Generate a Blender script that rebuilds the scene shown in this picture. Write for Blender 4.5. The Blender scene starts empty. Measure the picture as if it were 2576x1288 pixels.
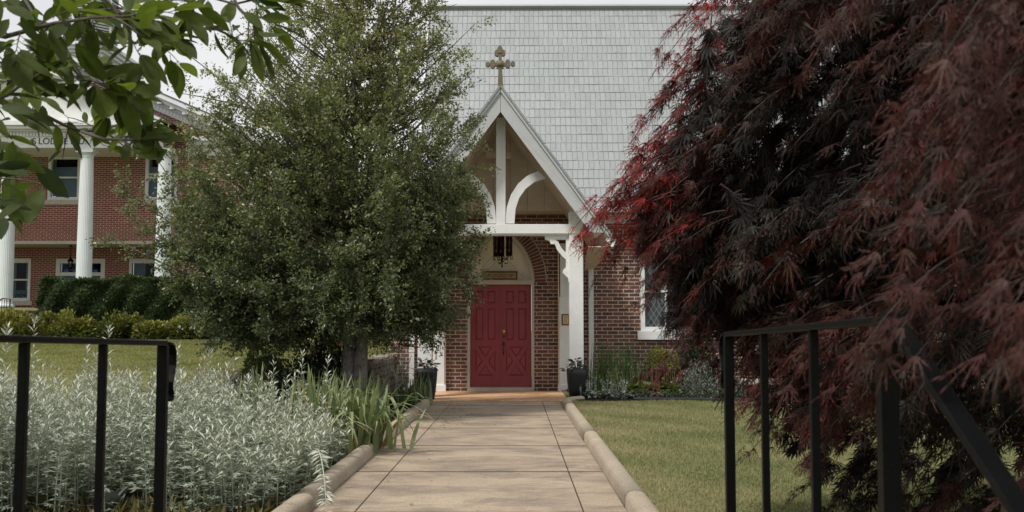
import bpy, math, random
import numpy as np
from mathutils import Vector, Matrix
random.seed(7); rng = np.random.default_rng(11)
R = math.radians
S = bpy.context.scene
COL = S.collection

# ---------------------------------------------------------------- camera
EYE = 1.2; PITCH = math.atan(187/2650); YAW = math.atan(8/2650)
cam = bpy.data.objects.new('camera', bpy.data.cameras.new('camera')); COL.objects.link(cam)
cam.location = (0, 0, EYE); cam.rotation_euler = (R(90)+PITCH, 0, YAW)
cam.data.sensor_width = 36; cam.data.lens = 2650/2576*36
cam.data.clip_start = 0.05; cam.data.clip_end = 2000
cam.data.dof.use_dof = True; cam.data.dof.focus_distance = 14; cam.data.dof.aperture_fstop = 7.5
S.camera = cam

# ---------------------------------------------------------------- sky, sun, exposure
SUN_EL, SUN_AZ = 56, 222        # compass style azimuth measured from +Y clockwise
w = bpy.data.worlds.new("World"); S.world = w; w.use_nodes = True
nt = w.node_tree; nt.nodes.clear()
o = nt.nodes.new('ShaderNodeOutputWorld'); bg = nt.nodes.new('ShaderNodeBackground')
sky = nt.nodes.new('ShaderNodeTexSky'); sky.sky_type = 'NISHITA'; sky.sun_disc = False
sky.sun_elevation = R(SUN_EL); sky.sun_rotation = R(SUN_AZ)
tc = nt.nodes.new('ShaderNodeTexCoord'); mp = nt.nodes.new('ShaderNodeMapping'); mp.inputs['Scale'].default_value = (1, 1, 3.2)
nz = nt.nodes.new('ShaderNodeTexNoise'); nz.inputs['Scale'].default_value = 1.6; nz.inputs['Detail'].default_value = 5; nz.inputs['Roughness'].default_value = .5
cr = nt.nodes.new('ShaderNodeValToRGB')
cr.color_ramp.elements[0].position = .3; cr.color_ramp.elements[0].color = (.74, .745, .77, 1)
cr.color_ramp.elements[1].position = .7; cr.color_ramp.elements[1].color = (1.0, .99, .98, 1)
sc = nt.nodes.new('ShaderNodeVectorMath'); sc.operation = 'SCALE'; sc.inputs['Scale'].default_value = 6.3
mx = nt.nodes.new('ShaderNodeMix'); mx.data_type = 'RGBA'; mx.inputs[0].default_value = .93
L = nt.links.new
L(tc.outputs['Generated'], mp.inputs[0]); L(mp.outputs[0], nz.inputs['Vector']); L(nz.outputs[0], cr.inputs[0])
L(cr.outputs[0], sc.inputs[0]); L(sky.outputs[0], mx.inputs[6]); L(sc.outputs[0], mx.inputs[7])
L(mx.outputs[2], bg.inputs[0]); bg.inputs[1].default_value = 0.105; L(bg.outputs[0], o.inputs[0])
sun = bpy.data.objects.new('sun', bpy.data.lights.new('sun', 'SUN')); COL.objects.link(sun)
sun.data.energy = 2.3; sun.data.angle = R(10); sun.data.color = (1, .955, .88)
az = R(SUN_AZ); el = R(SUN_EL)
sdir = Vector((math.sin(az)*math.cos(el), math.cos(az)*math.cos(el), math.sin(el)))
sun.rotation_euler = sdir.to_track_quat('Z', 'Y').to_euler(); sun.location = (0, 0, 30)
S.view_settings.view_transform = 'Standard'; S.view_settings.look = 'None'
S.view_settings.exposure = 0.5; S.view_settings.gamma = 1
S.cycles.max_bounces = 8; S.cycles.transparent_max_bounces = 12

def P(px, py, D):
    """point at distance D (world y) seen at a position of the photo measured on a 2576 wide copy"""
    u = px-1288; v = 644-py
    fy = 2650*math.cos(PITCH)-v*math.sin(PITCH); fz = 2650*math.sin(PITCH)+v*math.cos(PITCH)
    x = u*math.cos(YAW)-fy*math.sin(YAW); y = u*math.sin(YAW)+fy*math.cos(YAW)
    return Vector((x*D/y, D, EYE+fz*D/y))
def PX(px, D, py=831): return P(px, py, D).x
def PZ(py, D): return P(1296, py, D).z

# ---------------------------------------------------------------- material helpers
class NT:
    def __init__(s, name):
        s.m = bpy.data.materials.new(name); s.m.use_nodes = True; s.t = s.m.node_tree
        s.b = s.t.nodes['Principled BSDF']; s.out = s.t.nodes['Material Output']
    def n(s, typ, **kw):
        nd = s.t.nodes.new('ShaderNode'+typ)
        for k, v in kw.items(): setattr(nd, k, v)
        return nd
    def l(s, a, b): s.t.links.new(a, b)
    def math(s, op, a, b=None, c=None):
        nd = s.n('Math', operation=op)
        for i, x in enumerate((a, b, c)):
            if x is None: continue
            if isinstance(x, (int, float)): nd.inputs[i].default_value = x
            else: s.l(x, nd.inputs[i])
        return nd.outputs[0]
    def coord(s, kind='UV', scale=(1, 1, 1)):
        c = s.n('TexCoord'); m = s.n('Mapping'); m.inputs['Scale'].default_value = scale
        s.l(c.outputs[kind], m.inputs[0]); return m.outputs[0]
    def noise(s, vec, scale, detail=3, rough=.55, dist=0):
        nd = s.n('TexNoise'); nd.inputs['Scale'].default_value = scale; nd.inputs['Detail'].default_value = detail
        nd.inputs['Roughness'].default_value = rough; nd.inputs['Distortion'].default_value = dist
        if vec is not None: s.l(vec, nd.inputs['Vector'])
        return nd.outputs[0]
    def ramp(s, fac, stops, interp='LINEAR'):
        nd = s.n('ValToRGB'); r = nd.color_ramp; r.interpolation = interp
        while len(r.elements) < len(stops): r.elements.new(.5)
        for e, (p, c) in zip(r.elements, stops):
            e.position = p; e.color = (c, c, c, 1) if isinstance(c, (int, float)) else (*c, 1)
        s.l(fac, nd.inputs[0]); return nd.outputs[0]
    def mix(s, fac, a, b, mode='MIX'):
        nd = s.n('Mix', data_type='RGBA', blend_type=mode)
        for i, x in ((0, fac), (6, a), (7, b)):
            if isinstance(x, (int, float)): nd.inputs[i].default_value = x
            elif isinstance(x, tuple): nd.inputs[i].default_value = (*x, 1)
            else: s.l(x, nd.inputs[i])
        return nd.outputs[2]
    def bump(s, h, dist=.01, strength=1.0):
        nd = s.n('Bump'); nd.inputs['Distance'].default_value = dist; nd.inputs['Strength'].default_value = strength
        s.l(h, nd.inputs['Height']); s.l(nd.outputs[0], s.b.inputs['Normal']); return nd.outputs[0]
    def set(s, col=None, rough=None, metal=None, spec=None):
        for k, v in (('Base Color', col), ('Roughness', rough), ('Metallic', metal), ('Specular IOR Level', spec)):
            if v is None: continue
            if isinstance(v, (int, float)): s.b.inputs[k].default_value = v
            elif isinstance(v, tuple): s.b.inputs[k].default_value = (*v, 1)
            else: s.l(v, s.b.inputs[k])
        return s.m

def mat_plain(name, c, rough=.6, var=.15, scale=6, bump=0, bscale=60, metal=0, spec=.5, dark=None, dthr=.62):
    t = NT(name); v = t.coord('Object'); n = t.noise(v, scale, 4)
    lo = tuple(x*(1-var) for x in c); hi = tuple(min(1, x*(1+var)) for x in c)
    col = t.ramp(n, [(.3, lo), (.7, hi)])
    if dark:
        n2 = t.noise(v, scale*2.3, 6, .7); k = t.ramp(n2, [(dthr, 0), (dthr+.1, 1)])
        col = t.mix(k, col, dark)
    if bump:
        t.bump(t.noise(v, bscale, 4), bump)
    return t.set(col, rough, metal, spec)

def mat_brick(name, bw, bh, mortar, cols, mcol, wob=.004, rough=.85, bump=.006, msoft=.004):
    t = NT(name); uv = t.coord('UV')
    d1 = t.noise(uv, 14, 2); d2 = t.noise(t.coord('UV', (1.3, 1.1, 1)), 17, 3)
    sep = t.n('SeparateXYZ'); t.l(uv, sep.inputs[0])
    u = t.math('ADD', sep.outputs[0], t.math('MULTIPLY', t.math('SUBTRACT', d1, .5), wob*3))
    v = t.math('ADD', sep.outputs[1], t.math('MULTIPLY', t.math('SUBTRACT', d2, .5), wob*3))
    vr = t.math('DIVIDE', v, bh); row = t.math('FLOOR', vr); fv = t.math('MULTIPLY', t.math('FRACT', vr), bh)
    sh = t.math('MULTIPLY', t.math('FLOORED_MODULO', row, 2), .5)
    ur = t.math('ADD', t.math('DIVIDE', u, bw), sh); colm = t.math('FLOOR', ur); fu = t.math('MULTIPLY', t.math('FRACT', ur), bw)
    du = t.math('MINIMUM', fu, t.math('SUBTRACT', bw, fu)); dv = t.math('MINIMUM', fv, t.math('SUBTRACT', bh, fv))
    d = t.math('MINIMUM', du, dv)
    d = t.math('ADD', d, t.math('MULTIPLY', t.math('SUBTRACT', t.noise(uv, 60, 3), .5), wob*1.2))
    nd = t.n('MapRange', interpolation_type='SMOOTHSTEP'); t.l(d, nd.inputs[0])
    nd.inputs[1].default_value = mortar/2-msoft/2; nd.inputs[2].default_value = mortar/2+msoft/2
    mask = nd.outputs[0]
    cx = t.n('CombineXYZ'); t.l(colm, cx.inputs[0]); t.l(row, cx.inputs[1])
    wn = t.n('TexWhiteNoise', noise_dimensions='3D'); t.l(cx.outputs[0], wn.inputs[0])
    bc = t.ramp(wn.outputs[0], [(i/len(cols), c) for i, c in enumerate(cols)], 'CONSTANT')
    grime = t.noise(uv, 28, 5, .7)
    bc = t.mix(.45, bc, t.ramp(grime, [(.25, .35), (.75, 1.4)]), 'MULTIPLY')
    big = t.ramp(t.noise(uv, .9, 4), [(.3, .72), (.7, 1.12)])
    mc = t.mix(.5, mcol, t.ramp(t.noise(uv, 20, 4), [(.3, .5), (.7, 1.1)]), 'MULTIPLY')
    c = t.mix(mask, mc, bc); c = t.mix(.6, c, big, 'MULTIPLY')
    h = t.math('ADD', mask, t.math('MULTIPLY', grime, .5)); t.bump(h, bump)
    return t.set(c, rough)

def mat_leaf(name, stops, rough=.5, trans=.3, tcol=None, spec=.4, blotch=None):
    """colour from the per leaf attribute rnd"""
    t = NT(name); a = t.n('Attribute', attribute_name='rnd')
    c = t.ramp(a.outputs['Fac'], stops)
    if blotch:
        n = t.noise(t.coord('Object'), blotch, 3); c = t.mix(.5, c, t.ramp(n, [(.3, .6), (.7, 1.3)]), 'MULTIPLY')
    t.set(c, rough, 0, spec)
    tr = t.n('BsdfTranslucent'); t.l(t.mix(1, c, tcol or (1.5, 1.7, .8), 'MULTIPLY'), tr.inputs[0])
    ms = t.n('MixShader'); ms.inputs[0].default_value = trans
    t.l(t.b.outputs[0], ms.inputs[1]); t.l(tr.outputs[0], ms.inputs[2]); t.l(ms.outputs[0], t.out.inputs[0])
    return t.m

M = {}
M['brick_church'] = mat_brick('old_red_brick',   .215, .0745, .0165,
    [(.16, .066, .046), (.12, .052, .04), (.205, .088, .06), (.115, .055, .048), (.175, .074, .052), (.14, .068, .056), (.225, .105, .075), (.085, .05, .045)],
    (.58, .48, .39), wob=.006)
M['brick_lodge'] = mat_brick('red_brick', 0.205, .0677, .0145,
    [(.24, .062, .044), (.22, .056, .042), (.26, .072, .05), (.20, .05, .042), (.25, .064, .05)], (.66, .53, .44), wob=.001, msoft=.006)
M['white'] = mat_plain('white_paint', (.70, .71, .70), .55, .06, 3, bump=.002, bscale=25, dark=(.50, .49, .46), dthr=.60)
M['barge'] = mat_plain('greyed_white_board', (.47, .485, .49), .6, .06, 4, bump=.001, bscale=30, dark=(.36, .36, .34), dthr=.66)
M['white_wood'] = mat_plain('weathered_white_wood', (.82, .83, .82), .6, .05, 5, bump=.0008, bscale=40, dark=(.42, .41, .38), dthr=.67)
M['white_col'] = mat_plain('column_paint', (.66, .72, .71), .6, .05, 2)
M['cream'] = mat_plain('cream_paint', (.74, .66, .54), .6, .07, 4, bump=.002, dark=(.40, .33, .25), dthr=.66)
M['stone_sill'] = mat_plain('pale_stone', (.48, .44, .38), .8, .1, 8, bump=.003)
M['grey_metal'] = mat_plain('grey_metal', (.25, .26, .27), .4, .1, 5)
M['iron'] = mat_plain('black_iron_paint', (.002, .0024, .0026), .42, .3, 14, bump=.0012, bscale=160, spec=.11, dark=(.007, .007, .0075), dthr=.66)
M['black_pot'] = mat_plain('black_fibreclay', (.006, .0065, .0075), .5, .25, 12, bump=.002, bscale=120)
M['red_door'] = mat_plain('red_door_paint', (.265, .040, .047), .42, .12, 4, bump=.0015, bscale=22)
M['blue_door'] = mat_plain('blue_door_paint', (.02, .07, .26), .4, .08, 4)
M['brass'] = mat_plain('brass', (.62, .42, .16), .32, .2, 20, metal=.9)
M['old_brass'] = mat_plain('aged_brass', (.30, .23, .10), .45, .3, 30, metal=.7, dark=(.12, .10, .05), dthr=.58)
M['bronze'] = mat_plain('dark_bronze', (.06, .045, .03), .4, .3, 20, metal=.6)
M['brown_wood'] = mat_plain('brown_wood', (.12, .055, .025), .45, .3, 18)
M['cross'] = mat_plain('bronze_gold_paint', (.155, .125, .08), .55, .12, 8, bump=.002)
M['terracotta'] = mat_plain('terracotta', (.34, .12, .06), .8, .15, 8)
M['red_pot'] = mat_plain('dark_red_glaze', (.06, .012, .012), .3, .2, 8)
M['bark_grey'] = mat_plain('grey_bark', (.17, .16, .145), .9, .35, 9, bump=.02, bscale=22, dark=(.06, .065, .05), dthr=.55)
M['bark_thin'] = mat_plain('thin_bark', (.10, .085, .07), .9, .3, 12, bump=.004, bscale=50)
M['bark_maple'] = mat_plain('maple_bark', (.10, .095, .085), .85, .3, 10, bump=.008, bscale=40)
M['twig_red'] = mat_plain('red_twig', (.035, .02, .016), .7, .3, 12)
M['stone'] = mat_plain('field_stone', (.13, .105, .08), .9, .4, 9, bump=.02, bscale=14, dark=(.04, .04, .03), dthr=.55)
M['stem_silver'] = mat_plain('silver_stem', (.30, .32, .25), .8, .15, 20)
M['stem_green'] = mat_plain('green_stem', (.10, .14, .05), .7, .2, 20)
M['blind'] = mat_plain('pale_blind', (.58, .62, .68), .7, .08, 2)
M['room'] = mat_plain('dark_room', (.02, .022, .026), .8, .3, 2)
M['sign_teal'] = mat_plain('teal_card', (.05, .30, .38), .6, .1, 5)
M['sign_black'] = mat_plain('black_card', (.012, .012, .014), .6, .1, 5)
M['letter_white'] = mat_plain('white_lettering', (.6, .6, .6), .6, .05, 5)
M['letter_black'] = mat_plain('black_lettering', (.02, .02, .03), .5, .1, 5)
M['letter_dim'] = mat_plain('engraved_lettering', (.07, .05, .02), .6, .2, 30)
M['roof_dark'] = mat_plain('dark_metal_roof', (.09, .10, .11), .5, .15, 3)
M['paper_gold'] = mat_plain('gold_plate', (.62, .46, .24), .4, .1, 20, metal=.35)

def mk_glass(name, tint, refl):
    t = NT(name); t.t.nodes.remove(t.b)
    tr = t.n('BsdfTransparent'); tr.inputs[0].default_value = (*tint, 1)
    gl = t.n('BsdfGlossy'); gl.inputs['Roughness'].default_value = .03
    lw = t.n('LayerWeight'); lw.inputs[0].default_value = .25
    f = t.math('ADD', t.math('MULTIPLY', lw.outputs['Fresnel'], .45), refl)
    ms = t.n('MixShader'); t.l(f, ms.inputs[0]); t.l(tr.outputs[0], ms.inputs[1]); t.l(gl.outputs[0], ms.inputs[2])
    t.l(ms.outputs[0], t.out.inputs[0]); return t.m
M['glass'] = mk_glass('window_glass', (.62, .68, .70), .0)
M['ruby'] = mk_glass('ruby_glass', (.25, .015, .02), .06)
M['lantern_glass'] = mk_glass('lantern_glass', (.8, .82, .8), .06)
def mk_leaded():
    t = NT('leaded_glass'); uv = t.coord('UV'); sep = t.n('SeparateXYZ'); t.l(uv, sep.inputs[0])
    a = t.math('ADD', t.math('DIVIDE', sep.outputs[0], .11), t.math('DIVIDE', sep.outputs[1], .17))
    b = t.math('SUBTRACT', t.math('DIVIDE', sep.outputs[0], .11), t.math('DIVIDE', sep.outputs[1], .17))
    f = lambda x: t.math('LESS_THAN', t.math('FRACT', x), .11)
    k = t.math('MAXIMUM', f(a), f(b))
    cx = t.n('CombineXYZ'); t.l(t.math('FLOOR', a), cx.inputs[0]); t.l(t.math('FLOOR', b), cx.inputs[1])
    wn = t.n('TexWhiteNoise', noise_dimensions='3D'); t.l(cx.outputs[0], wn.inputs[0])
    g = t.ramp(wn.outputs[0], [(0, (.02, .03, .04)), (.4, (.06, .08, .09)), (.7, (.03, .04, .05)), (1, (.12, .13, .12))])
    t.set(t.mix(k, g, (.20, .20, .19)), .12); t.bump(t.math('ADD', k, wn.outputs[0]), .003); return t.m
M['leaded'] = mk_leaded()

def mk_roof():
    """pressed metal shingles: uv.x metres along the eave, uv.y = row number + position in the row"""
    t = NT('silver_metal_shingles'); uv = t.coord('UV'); sep = t.n('SeparateXYZ'); t.l(uv, sep.inputs[0])
    u, v = sep.outputs[0], sep.outputs[1]
    row = t.math('FLOOR', v); fv = t.math('FRACT', v)
    j = t.n('TexWhiteNoise', noise_dimensions='1D'); t.l(row, j.inputs['W'])
    ur = t.math('ADD', t.math('ADD', t.math('DIVIDE', u, .212), t.math('MULTIPLY', t.math('FLOORED_MODULO', row, 2), .5)), t.math('MULTIPLY', j.outputs[0], .12))
    fu = t.math('FRACT', ur)
    seam = t.math('MINIMUM', t.math('ABSOLUTE', t.math('SUBTRACT', fu, .5)), t.math('MINIMUM', fu, t.math('SUBTRACT', 1, fu)))
    seamk = t.math('LESS_THAN', seam, .016)
    # rounded tongue: a U drawn on half of each shingle
    x = t.math('SUBTRACT', fu, .25); ax = t.math('ABSOLUTE', x)
    yy = t.math('MULTIPLY', t.math('SUBTRACT', .42, fv), 1.05)
    yy = t.math('MAXIMUM', yy, 0)
    rr = t.math('SQRT', t.math('ADD', t.math('MULTIPLY', ax, ax), t.math('MULTIPLY', t.math('MULTIPLY', yy, yy), .36)))
    rim = t.n('MapRange', interpolation_type='SMOOTHSTEP'); t.l(t.math('ABSOLUTE', t.math('SUBTRACT', rr, .225)), rim.inputs[0])
    rim.inputs[1].default_value = 0; rim.inputs[2].default_value = .04; rim.inputs[3].default_value = 1; rim.inputs[4].default_value = 0
    cx = t.n('CombineXYZ'); t.l(t.math('FLOOR', t.math('MULTIPLY', ur, 2)), cx.inputs[0]); t.l(row, cx.inputs[1])
    wn = t.n('TexWhiteNoise', noise_dimensions='3D'); t.l(cx.outputs[0], wn.inputs[0])
    c = t.ramp(wn.outputs[0], [(0, (.275, .285, .295)), (.5, (.305, .315, .325)), (1, (.33, .34, .35))])
    big = t.noise(t.coord('UV', (.18, .07, 1)), 1.3, 5, .6)
    c = t.mix(t.ramp(big, [(.35, 0), (.75, .75)]), c, (.25, .295, .285))
    n = t.noise(t.coord('UV', (1, .24, 1)), 22, 5, .6)
    c = t.mix(.4, c, t.ramp(n, [(.3, .82), (.7, 1.12)]), 'MULTIPLY')
    c = t.mix(t.math('MULTIPLY', rim.outputs[0], .3), c, (.42, .43, .43))
    c = t.mix(t.math('MULTIPLY', seamk, .32), c, (.17, .20, .20))
    lip = t.math('LESS_THAN', fv, .03); c = t.mix(t.math('MULTIPLY', lip, .2), c, (.14, .18, .17))
    t.bump(t.math('ADD', rim.outputs[0], t.math('SUBTRACT', t.math('MULTIPLY', n, .3), seamk)), .006)
    return t.set(c, .5, .1, .5)
M['shingle'] = mk_roof()

def mk_concrete(name, a, b, stain, seed=0, rough=.85, brushed=.62, joints=(), blot=.8):
    t = NT(name); v = t.coord('Object'); 
    n = t.noise(v, .9+seed*.1, 6, .65); f = t.noise(v, 55, 3, .7); g = t.noise(t.coord('Object', (2, 9, 1)), 3.2, 6, .7, .4)
    c = t.ramp(n, [(.3, a), (.7, b)])
    c = t.mix(t.ramp(g, [(.5, 0), (.72, brushed)]), c, stain)
    s2 = t.noise(t.coord('Object', (1.2, 2.0, 1.5)), 1.15, 7, .72, .3); c = t.mix(t.ramp(s2, [(.44, 0), (.62, blot)]), c, stain)
    c = t.mix(.5, c, t.ramp(f, [(.3, .45), (.7, 1.5)]), 'MULTIPLY')
    vo = t.n('TexVoronoi'); vo.inputs['Scale'].default_value = 38; t.l(v, vo.inputs['Vector'])
    c = t.mix(t.ramp(vo.outputs['Distance'], [(.05, .5), (.13, 0)]), c, (.62, .58, .52))
    if joints:
        sp = t.n('SeparateXYZ'); t.l(v, sp.inputs[0]); d = None
        for j in joints:
            q = t.math('ABSOLUTE', t.math('SUBTRACT', sp.outputs[1], j)); d = q if d is None else t.math('MINIMUM', d, q)
        d = t.math('SUBTRACT', d, t.math('MULTIPLY', t.noise(v, 6, 5, .7), .05))
        c = t.mix(t.ramp(d, [(0, .75), (.035, 0)]), c, (.07, .055, .04))
    t.bump(t.math('ADD', f, t.math('MULTIPLY', n, .5)), .004); return t.set(c, rough)
M['walk'] = mk_concrete('walk_concrete', (.32, .25, .175), (.42, .335, .24), (.17, .135, .11), joints=(3, 5, 7.04, 9.08, 11.1, 13.1, 15.07, 17.02, 18.05))
M['kerb'] = mk_concrete('kerb_concrete', (.33, .275, .205), (.40, .335, .25), (.15, .12, .10), 2, .85, .0, (), .22)
M['porch_floor'] = mk_concrete('orange_painted_concrete', (.70, .42, .23), (.78, .50, .29), (.36, .2, .10), 4, .6, .2)

def mk_ground():
    t = NT('lawn_ground'); v = t.coord('Object')
    n = t.noise(v, .8, 5, .6); f = t.noise(v, 30, 4, .7); g = t.noise(v, 4, 4, .6)
    c = t.ramp(n, [(.3, (.15, .155, .065)), (.55, (.20, .20, .085)), (.75, (.25, .23, .11))])
    c = t.mix(.6, c, t.ramp(f, [(.3, .45), (.7, 1.4)]), 'MULTIPLY')
    c = t.mix(t.ramp(g, [(.5, 0), (.75, .6)]), c, (.20, .155, .10))
    t.bump(f, .02); return t.set(c, .95, 0, .1)
M['ground'] = mk_ground()
def mk_soil():
    t = NT('bed_soil'); v = t.coord('Object'); f = t.noise(v, 22, 5, .75); g = t.noise(v, 3, 4)
    c = t.ramp(f, [(.3, (.012, .009, .007)), (.6, (.04, .028, .02)), (.75, (.10, .065, .04))])
    t.bump(t.math('ADD', f, g), .03); return t.set(c, .95, 0, .1)
M['soil'] = mk_soil()

g = lambda *c: [(i/(len(c)-1), x) for i, x in enumerate(c)]
M['leaf_holly'] = mat_leaf('holly_leaves', g((.050, .068, .034), (.095, .117, .058), (.15, .17, .08), (.225, .225, .105), (.33, .30, .145)), .36, .30, (1.3, 1.6, .7), .5)
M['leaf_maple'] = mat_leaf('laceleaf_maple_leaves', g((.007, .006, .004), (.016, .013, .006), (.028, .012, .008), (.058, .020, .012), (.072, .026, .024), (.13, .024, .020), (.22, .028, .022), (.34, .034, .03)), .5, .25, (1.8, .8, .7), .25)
M['leaf_big'] = mat_leaf('broad_glossy_leaves', g((.032, .05, .018), (.06, .084, .024), (.095, .125, .034), (.15, .18, .05)), .6, .45, (1.45, 1.6, .55), .18, blotch=30)
M['leaf_hedge'] = mat_leaf('hedge_leaves', g((.026, .046, .014), (.042, .07, .02), (.062, .095, .028), (.11, .14, .045)), .5, .14)
M['leaf_gold'] = mat_leaf('golden_nandina_leaves', g((.045, .065, .02), (.085, .105, .026), (.15, .155, .034), (.23, .225, .05), (.35, .32, .08)), .5, .25, (1.3, 1.4, .6))
M['leaf_silver'] = mat_leaf('silver_mugwort_leaves', g((.20, .24, .185), (.33, .365, .29), (.48, .50, .415), (.64, .65, .56)), .7, .15, (1.1, 1.2, .9), .2)
M['leaf_iris'] = mat_leaf('iris_blades', g((.09, .125, .06), (.15, .19, .095), (.22, .255, .13), (.31, .33, .16), (.36, .22, .09)), .5, .2, (1.2, 1.5, .6))
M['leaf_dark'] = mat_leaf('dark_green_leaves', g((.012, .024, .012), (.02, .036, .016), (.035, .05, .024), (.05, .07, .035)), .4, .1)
M['leaf_hosta'] = mat_leaf('light_green_leaves', g((.07, .10, .03), (.11, .14, .045), (.15, .18, .055)), .5, .2)
M['leaf_lime'] = mat_leaf('lime_leaves', g((.09, .11, .02), (.16, .16, .025), (.26, .24, .04)), .5, .2)
M['leaf_lamb'] = mat_leaf('woolly_silver_leaves', g((.16, .19, .16), (.24, .27, .23), (.34, .37, .32)), .8, .1, (1, 1.1, .9), .1)
M['leaf_begonia'] = mat_leaf('dusky_leaves', g((.035, .045, .038), (.06, .07, .06), (.10, .11, .095)), .35, .08)
M['leaf_thatch'] = mat_leaf('dry_grass', g((.09, .08, .03), (.15, .12, .045), (.10, .12, .035), (.22, .15, .06)), .8, .2)
M['grass_r'] = mat_leaf('lawn_blades', g((.13, .155, .07), (.19, .205, .095), (.27, .26, .13), (.38, .32, .20)), .7, .2, (1.1, 1.3, .6), .15)
M['grass_l'] = mat_leaf('yellowish_lawn_blades', g((.15, .165, .055), (.205, .21, .075), (.27, .265, .105)), .7, .25, (1.1, 1.3, .5), .15)  # yellower green than the right lawn
M['petal'] = mat_leaf('magenta_petals', g((.3, .01, .12), (.4, .02, .2)), .5, .2, (1.2, .8, 1))
M['petal_lilac'] = mat_leaf('lilac_petals', g((.3, .28, .42), (.42, .4, .55)), .5, .2, (1, 1, 1.1))

# ---------------------------------------------------------------- mesh helpers
class MB:
    def __init__(s): s.v = []; s.f = []; s.uv = None
    def add(s, vs, fs):
        b = len(s.v); s.v += [tuple(x) for x in vs]; s.f += [tuple(i+b for i in f) for f in fs]; return s
    def box(s, x0, x1, y0, y1, z0, z1):
        x0, x1 = sorted((x0, x1)); y0, y1 = sorted((y0, y1)); z0, z1 = sorted((z0, z1))
        v = [(x, y, z) for z in (z0, z1) for y in (y0, y1) for x in (x0, x1)]
        return s.add(v, [(0, 2, 3, 1), (4, 5, 7, 6), (0, 1, 5, 4), (2, 6, 7, 3), (0, 4, 6, 2), (1, 3, 7, 5)])
    def prism(s, poly, a, b, ax='y'):
        f = {'y': lambda p, q: (p[0], q, p[1]), 'z': lambda p, q: (p[0], p[1], q), 'x': lambda p, q: (q, p[0], p[1])}[ax]
        n = len(poly); v = [f(p, a) for p in poly]+[f(p, b) for p in poly]
        return s.add(v, [tuple(range(n)), tuple(range(2*n-1, n-1, -1))]+[(i, i+n, (i+1) % n+n, (i+1) % n) for i in range(n)])
    def beam(s, p, q, w, h, up=(0, 0, 1)):
        p = Vector(p); q = Vector(q); d = (q-p).normalized(); sd = d.cross(Vector(up)).normalized(); u = sd.cross(d)
        v = []
        for c in (p, q):
            for a, b in ((-1, -1), (1, -1), (1, 1), (-1, 1)): v.append(c+sd*a*w/2+u*b*h/2)
        return s.add(v, [(3, 2, 1, 0), (4, 5, 6, 7)]+[(i, (i+1) % 4, (i+1) % 4+4, i+4) for i in range(4)])
    def tube(s, pts, rad, n=7, cap=True):
        pts = [Vector(p) for p in pts]; m = len(pts)
        if not hasattr(rad, '__len__'): rad = [rad]*m
        b = len(s.v); ref = Vector((0, 0, 1)); prev = None
        for i, p in enumerate(pts):
            d = (pts[min(i+1, m-1)]-pts[max(i-1, 0)])
            d = d.normalized() if d.length > 1e-9 else Vector((0, 0, 1))
            if prev is None:
                a = d.cross(ref if abs(d.z) < .95 else Vector((1, 0, 0))).normalized()
            else:
                a = (prev-d*prev.dot(d)); a = a.normalized() if a.length > 1e-6 else d.orthogonal().normalized()
            prev = a; c = d.cross(a)
            for k in range(n):
                t = 2*math.pi*k/n; s.v.append(tuple(p+(a*math.cos(t)+c*math.sin(t))*rad[i]))
        for i in range(m-1):
            for k in range(n):
                s.f.append((b+i*n+k, b+i*n+(k+1) % n, b+(i+1)*n+(k+1) % n, b+(i+1)*n+k))
        if cap:
            s.f.append(tuple(b+k for k in range(n-1, -1, -1))); s.f.append(tuple(b+(m-1)*n+k for k in range(n)))
        return s
    def lathe(s, prof, cx, cy, n=20, z0=0, sq=0):
        b = len(s.v)
        for r, z in prof:
            for k in range(n):
                t = 2*math.pi*(k+.5)/n; c, q = math.cos(t), math.sin(t)
                if sq:  # squarish section
                    m = (abs(c)**sq+abs(q)**sq)**(-1/sq); c *= m; q *= m
                s.v.append((cx+r*c, cy+r*q, z0+z))
        m = len(prof)
        for i in range(m-1):
            for k in range(n): s.f.append((b+i*n+k, b+i*n+(k+1) % n, b+(i+1)*n+(k+1) % n, b+(i+1)*n+k))
        s.f.append(tuple(b+k for k in range(n-1, -1, -1))); s.f.append(tuple(b+(m-1)*n+k for k in range(n)))
        return s
    def sphere(s, c, r, n=10, sx=1, sy=1, sz=1):
        prof = [(math.sin(math.pi*(i+.02)/(n+.04))*1, -math.cos(math.pi*(i+.02)/(n+.04))) for i in range(n+1)]
        b = len(s.v); s.lathe(prof, 0, 0, n*2)
        for i in range(b, len(s.v)):
            x, y, z = s.v[i]; s.v[i] = (c[0]+x*r*sx, c[1]+y*r*sy, c[2]+z*r*sz)
        return s
    def mesh(s, name, off):
        me = bpy.data.meshes.new(name)
        me.from_pydata([(x-off[0], y-off[1], z-off[2]) for x, y, z in s.v], [], s.f); me.update()
        uvl = me.uv_layers.new(name='UVMap')
        if s.uv is not None:
            for p in me.polygons:
                for li in p.loop_indices:
                    uvl.data[li].uv = s.uv[me.loops[li].vertex_index]
        else:
            V = s.v
            for p in me.polygons:
                nx, ny, nz = (abs(q) for q in p.normal)
                for li in p.loop_indices:
                    x, y, z = V[me.loops[li].vertex_index]
                    uvl.data[li].uv = (x, y) if nz > max(nx, ny) and nz > .8 else ((x, z) if ny >= nx else (y, z))
        return me

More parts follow.
